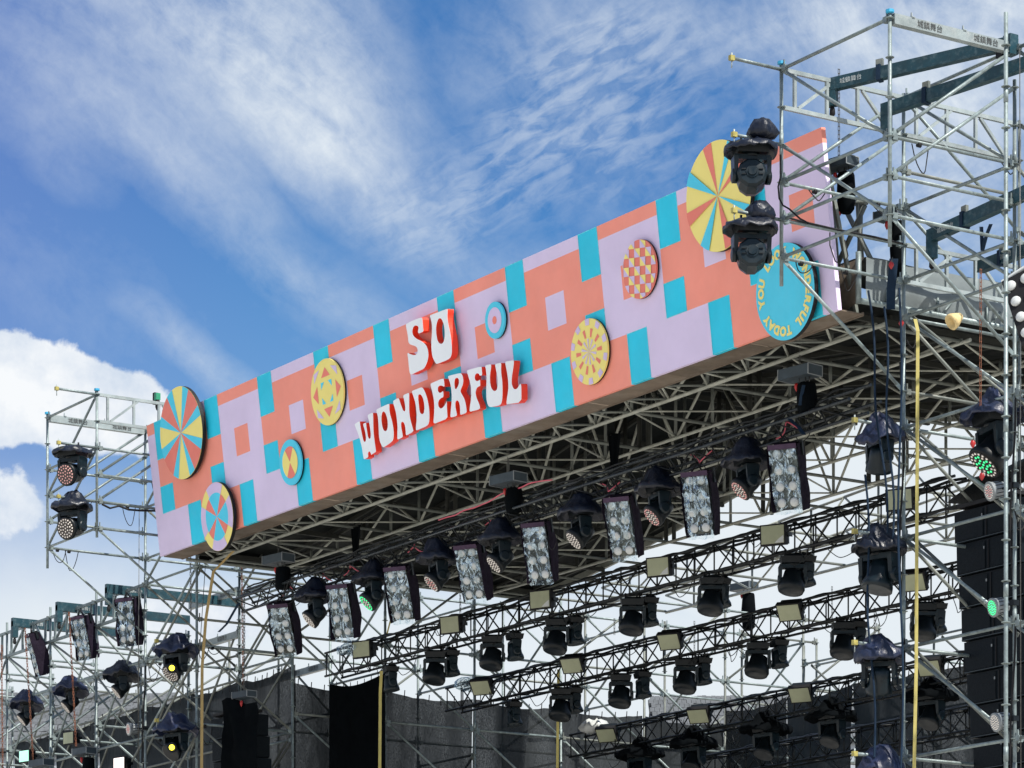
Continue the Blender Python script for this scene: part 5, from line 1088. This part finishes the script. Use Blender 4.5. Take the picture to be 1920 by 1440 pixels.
for i in range(9):
    a = 600 + i * 105; A_ = on(0, a, .1, -.3); B_ = on(0, a + 32, .1, -.3); cable(sag(A_, B_, random.uniform(.25, .55)), .006, '%s thin cable loop from the left under the front truss' % ORD[i], 'cable loops under the front truss')
# cable runs twisted on tower posts
for (x, y, zt, zb_, l) in ((XI, Y1, 12.9, 5.0, 'cable bundle down the middle post of the tall tower'), (XO, Y1, 12.2, 5.0, 'cable bundle down the right edge post'), (LO, Y1, 11.9, 5, 'cable bundle down the post of the low left scaffold')):
    pts = [Vector((x + .035 * math.cos(z * 2.2), y - .03 + .03 * math.sin(z * 2.2), z)) for z in np.linspace(zt, zb_, 70)]; cable(pts, .015, l)
for par_, x0_, x1_ in ((towR, XI, XO), (towL, LO, LI)):      # short ends of cable tied along the pipes
    for i in range(16):
        x = random.choice((x0_, x1_)); k_ = random.choice((3, 5, 6, 9, 12, 15)); y = random.uniform(Y1 - .05, Y1 + .3) if k_ > 5 else random.uniform(Y0 + .1, Y1); o = Vector((x, y, ZN(k_)))
        MB().path([o + Vector((.03 * math.sin(u * 6 + i), .28 * u - .05, -.02 - .5 * u * (1 - u) * (1 + i % 3))) for u in [j / 9 for j in range(10)]], .008, RIM, 5).obj('tied_cable', par_)
        MB().tube(o + Vector((0, .02, -.03)), o + Vector((0, .07, -.03)), .034, RIM, 8).obj('tape', par_)
# crumpled clear plastic bags on truss ends
for px, py, Y, lb in ((660, 1215, 30.5, 'crumpled clear plastic bag on the left end of the second truss'), (878, 1283, 33.3, 'crumpled clear plastic bag on the left end of the third truss'), (1113, 1362, 36.2, 'crumpled white plastic bag on the left end of the fourth truss')):
    c = atY(px, py, Y); m = MB(); m.lathe([(.0, .12), (.12, .11), (.22, .05), (.26, -.02), (.2, -.10), (0, -.12)], c, BULB if px > 1000 else CLEAR, n=18, fn=lambda r, z, a: (r * (1.1 + .7 * noise.noise(Vector((math.cos(a) * 1.5, math.sin(a) * 1.5, z * 6 + px)))), z + .12 * noise.noise(Vector((math.cos(a) * 3 * r * 4, math.sin(a) * 3, px))))); tag(m.obj('plastic_bag'), lb, 'plastic bag', 'plastic bags on truss ends')

# ------------------------------------------------------------------ nets, drapes
def netpanel(par, p, q, zt0, zt1, zb_, seed, m=NET, name='net_panel'):
    p = Vector(p); q = Vector(q); d = (q - p); n = Vector((-d.y, d.x, 0)).normalized(); b = MB()
    def f(a, c):
        top = zt0 + (zt1 - zt0) * a - .10 * math.sin(a * math.pi) + .03 * noise.noise(Vector((a * 8, seed, 0))); z = top + (zb_ - top) * c
        return p + d * a + n * (.10 * noise.noise(Vector((a * 2.2, c * 3, seed))) + .03 * noise.noise(Vector((a * 9, c * 2, seed)))) + Vector((0, 0, z - p.z))
    b.grid(f, 16, 14, m); o = b.obj(name, par); k = MB()
    for i in range(7):
        e = Vector(f((i + .5) / 7, 0)); k.tube(e + Vector((0, 0, -.03)), e + Vector((.02, 0, .10)), .010, RIM, 5); k.tube(e + Vector((.02, 0, .08)), e + Vector((.05, -.03, -.06 - .04 * (i % 3))), .006, RIM, 4)
    k.obj('cable_ties', par)['kind'] = 'stuff'; return o
nl = thing('debris_netting', 'black debris netting behind the low left scaffold', 'netting', (LI, Y2 + .06, 8))
xs2 = [LI, LO] + xs[1:]
for i in range(len(xs2) - 1): netpanel(nl, (xs2[i + 1], Y2 + .05, 0), (xs2[i], Y2 + .05, 0), 11.78 + .02 * i, 11.82, 4, i, NETD if i else NET)
ns = thing('debris_netting', 'glinting black netting along the left side wall of the stage', 'netting', (LI, 32, 8))
for i in range(6): netpanel(ns, (LI - .05, ys[i], 0), (LI - .05, ys[i + 1], 0), 11.48, 11.48, 4, 10 + i)
nk = thing('debris_netting', 'black netting across the back wall low behind the trusses', 'netting', (-50, 41, 8))
for i in range(10): netpanel(nk, (bx[i], 41.0, 0), (bx[i + 1], 41.0, 0), 11.75, 11.75, 4, 30 + i, NETD if i % 3 else NET)
# black drape
t = thing('black_drape', 'tall plain black drape hanging left of the yellow strap', 'drape', tuple(atX(660, 1300, LI + .3)))
A_, B_ = atX(618, 1282, LI + .35), atX(722, 1262, LI + .35)
def fd(a, c):
    top = A_.z + (B_.z - A_.z) * a - .16 * math.sin(a * math.pi) * (1 - .5 * a); return (A_.x + .05 * noise.noise(Vector((a * 6, c, 2))), A_.y + (B_.y - A_.y) * a, top + (3.5 - top) * c)
k = MB(); k.grid(fd, 24, 20, DRAPE); k.obj('cloth', t)
for i in range(9): k = MB(); y = A_.y + (B_.y - A_.y) * i / 8; k.tube((A_.x, y, fd(i / 8, 0)[2]), (A_.x, y, fd(i / 8, 0)[2] + .07), .008, RIM, 5); k.obj('tie', t)
for px, l in ((1153, 'narrow black cloth hanging under the roof at centre'), (668, 'black cloth hanging under the left part of the roof')):
    c = atY(px, 815 if px > 1000 else 990, 29.4); m = MB(); m.grid(lambda a, b: (c.x + .30 * (a - .5) * (1.3 - .6 * b), 29.4 + .04 * math.sin(a * 12), c.z + .02 - .62 * b), 8, 6, DRAPE); tag(m.obj('black_cloth'), l, 'cloth', 'black cloths under the roof')

# ------------------------------------------------------------------ far buildings
def farb(px0, px1, py, dist, depth, lab, courses):
    o = CAM + ray((px0 + px1) / 2, py) * dist; wid = (px1 - px0) / FPX * dist; H = Vector((FV.x, FV.y, 0)); up = (H * .9 + ZV * .43).normalized(); nrm = RV.cross(up); nrm = nrm if nrm.z > 0 else -nrm
    t = thing('far_building', lab, 'building', (o.x, o.y, 0))
    L = depth; low = o - up * L; m = MB(); m.box(Vector((low.x, low.y, low.z / 2)) + H * 4.5, wid * .98, 8.5, low.z, WALLB, (RV, H, ZV)); m.obj('wall', t)
    m = MB(); m.box(o - up * (L / 2) - nrm * .16, wid, L, .12, ROOFT, (RV, up, nrm)); m.obj('roof', t)
    for r in range(courses):     # overlapping courses of tiles up the slope, each course joined
        m = MB(); n = 46; y = L * (r + .5) / courses
        for i in range(n):
            x = -wid / 2 + wid * (i + .5 + (r % 2) * .4) / n
            m.box(low + up * y + RV * x + nrm * (.04 * random.random()), wid / n * .93, L / courses * 1.04, .10 + .05 * random.random(), ROOFT, (RV, up, nrm))
        q = m.obj('tile_course', t); q['kind'] = 'stuff'
farb(-60, 330, 1303, 118, 6.5, 'distant grey tiled roof behind the low left scaffold', 17)
farb(1215, 1620, 1308, 135, 5.5, 'distant grey stepped roof glimpsed under the third truss', 10)

# ------------------------------------------------------------------ render
S.render.engine = 'CYCLES'; S.cycles.max_bounces = 8; S.cycles.transparent_max_bounces = 24; S.cycles.diffuse_bounces = 4
S.render.resolution_x = 1024; S.render.resolution_y = 768
print('objects', len(bpy.data.objects), 'tris', sum(len(p.vertices) - 2 for m in bpy.data.meshes for p in m.polygons))
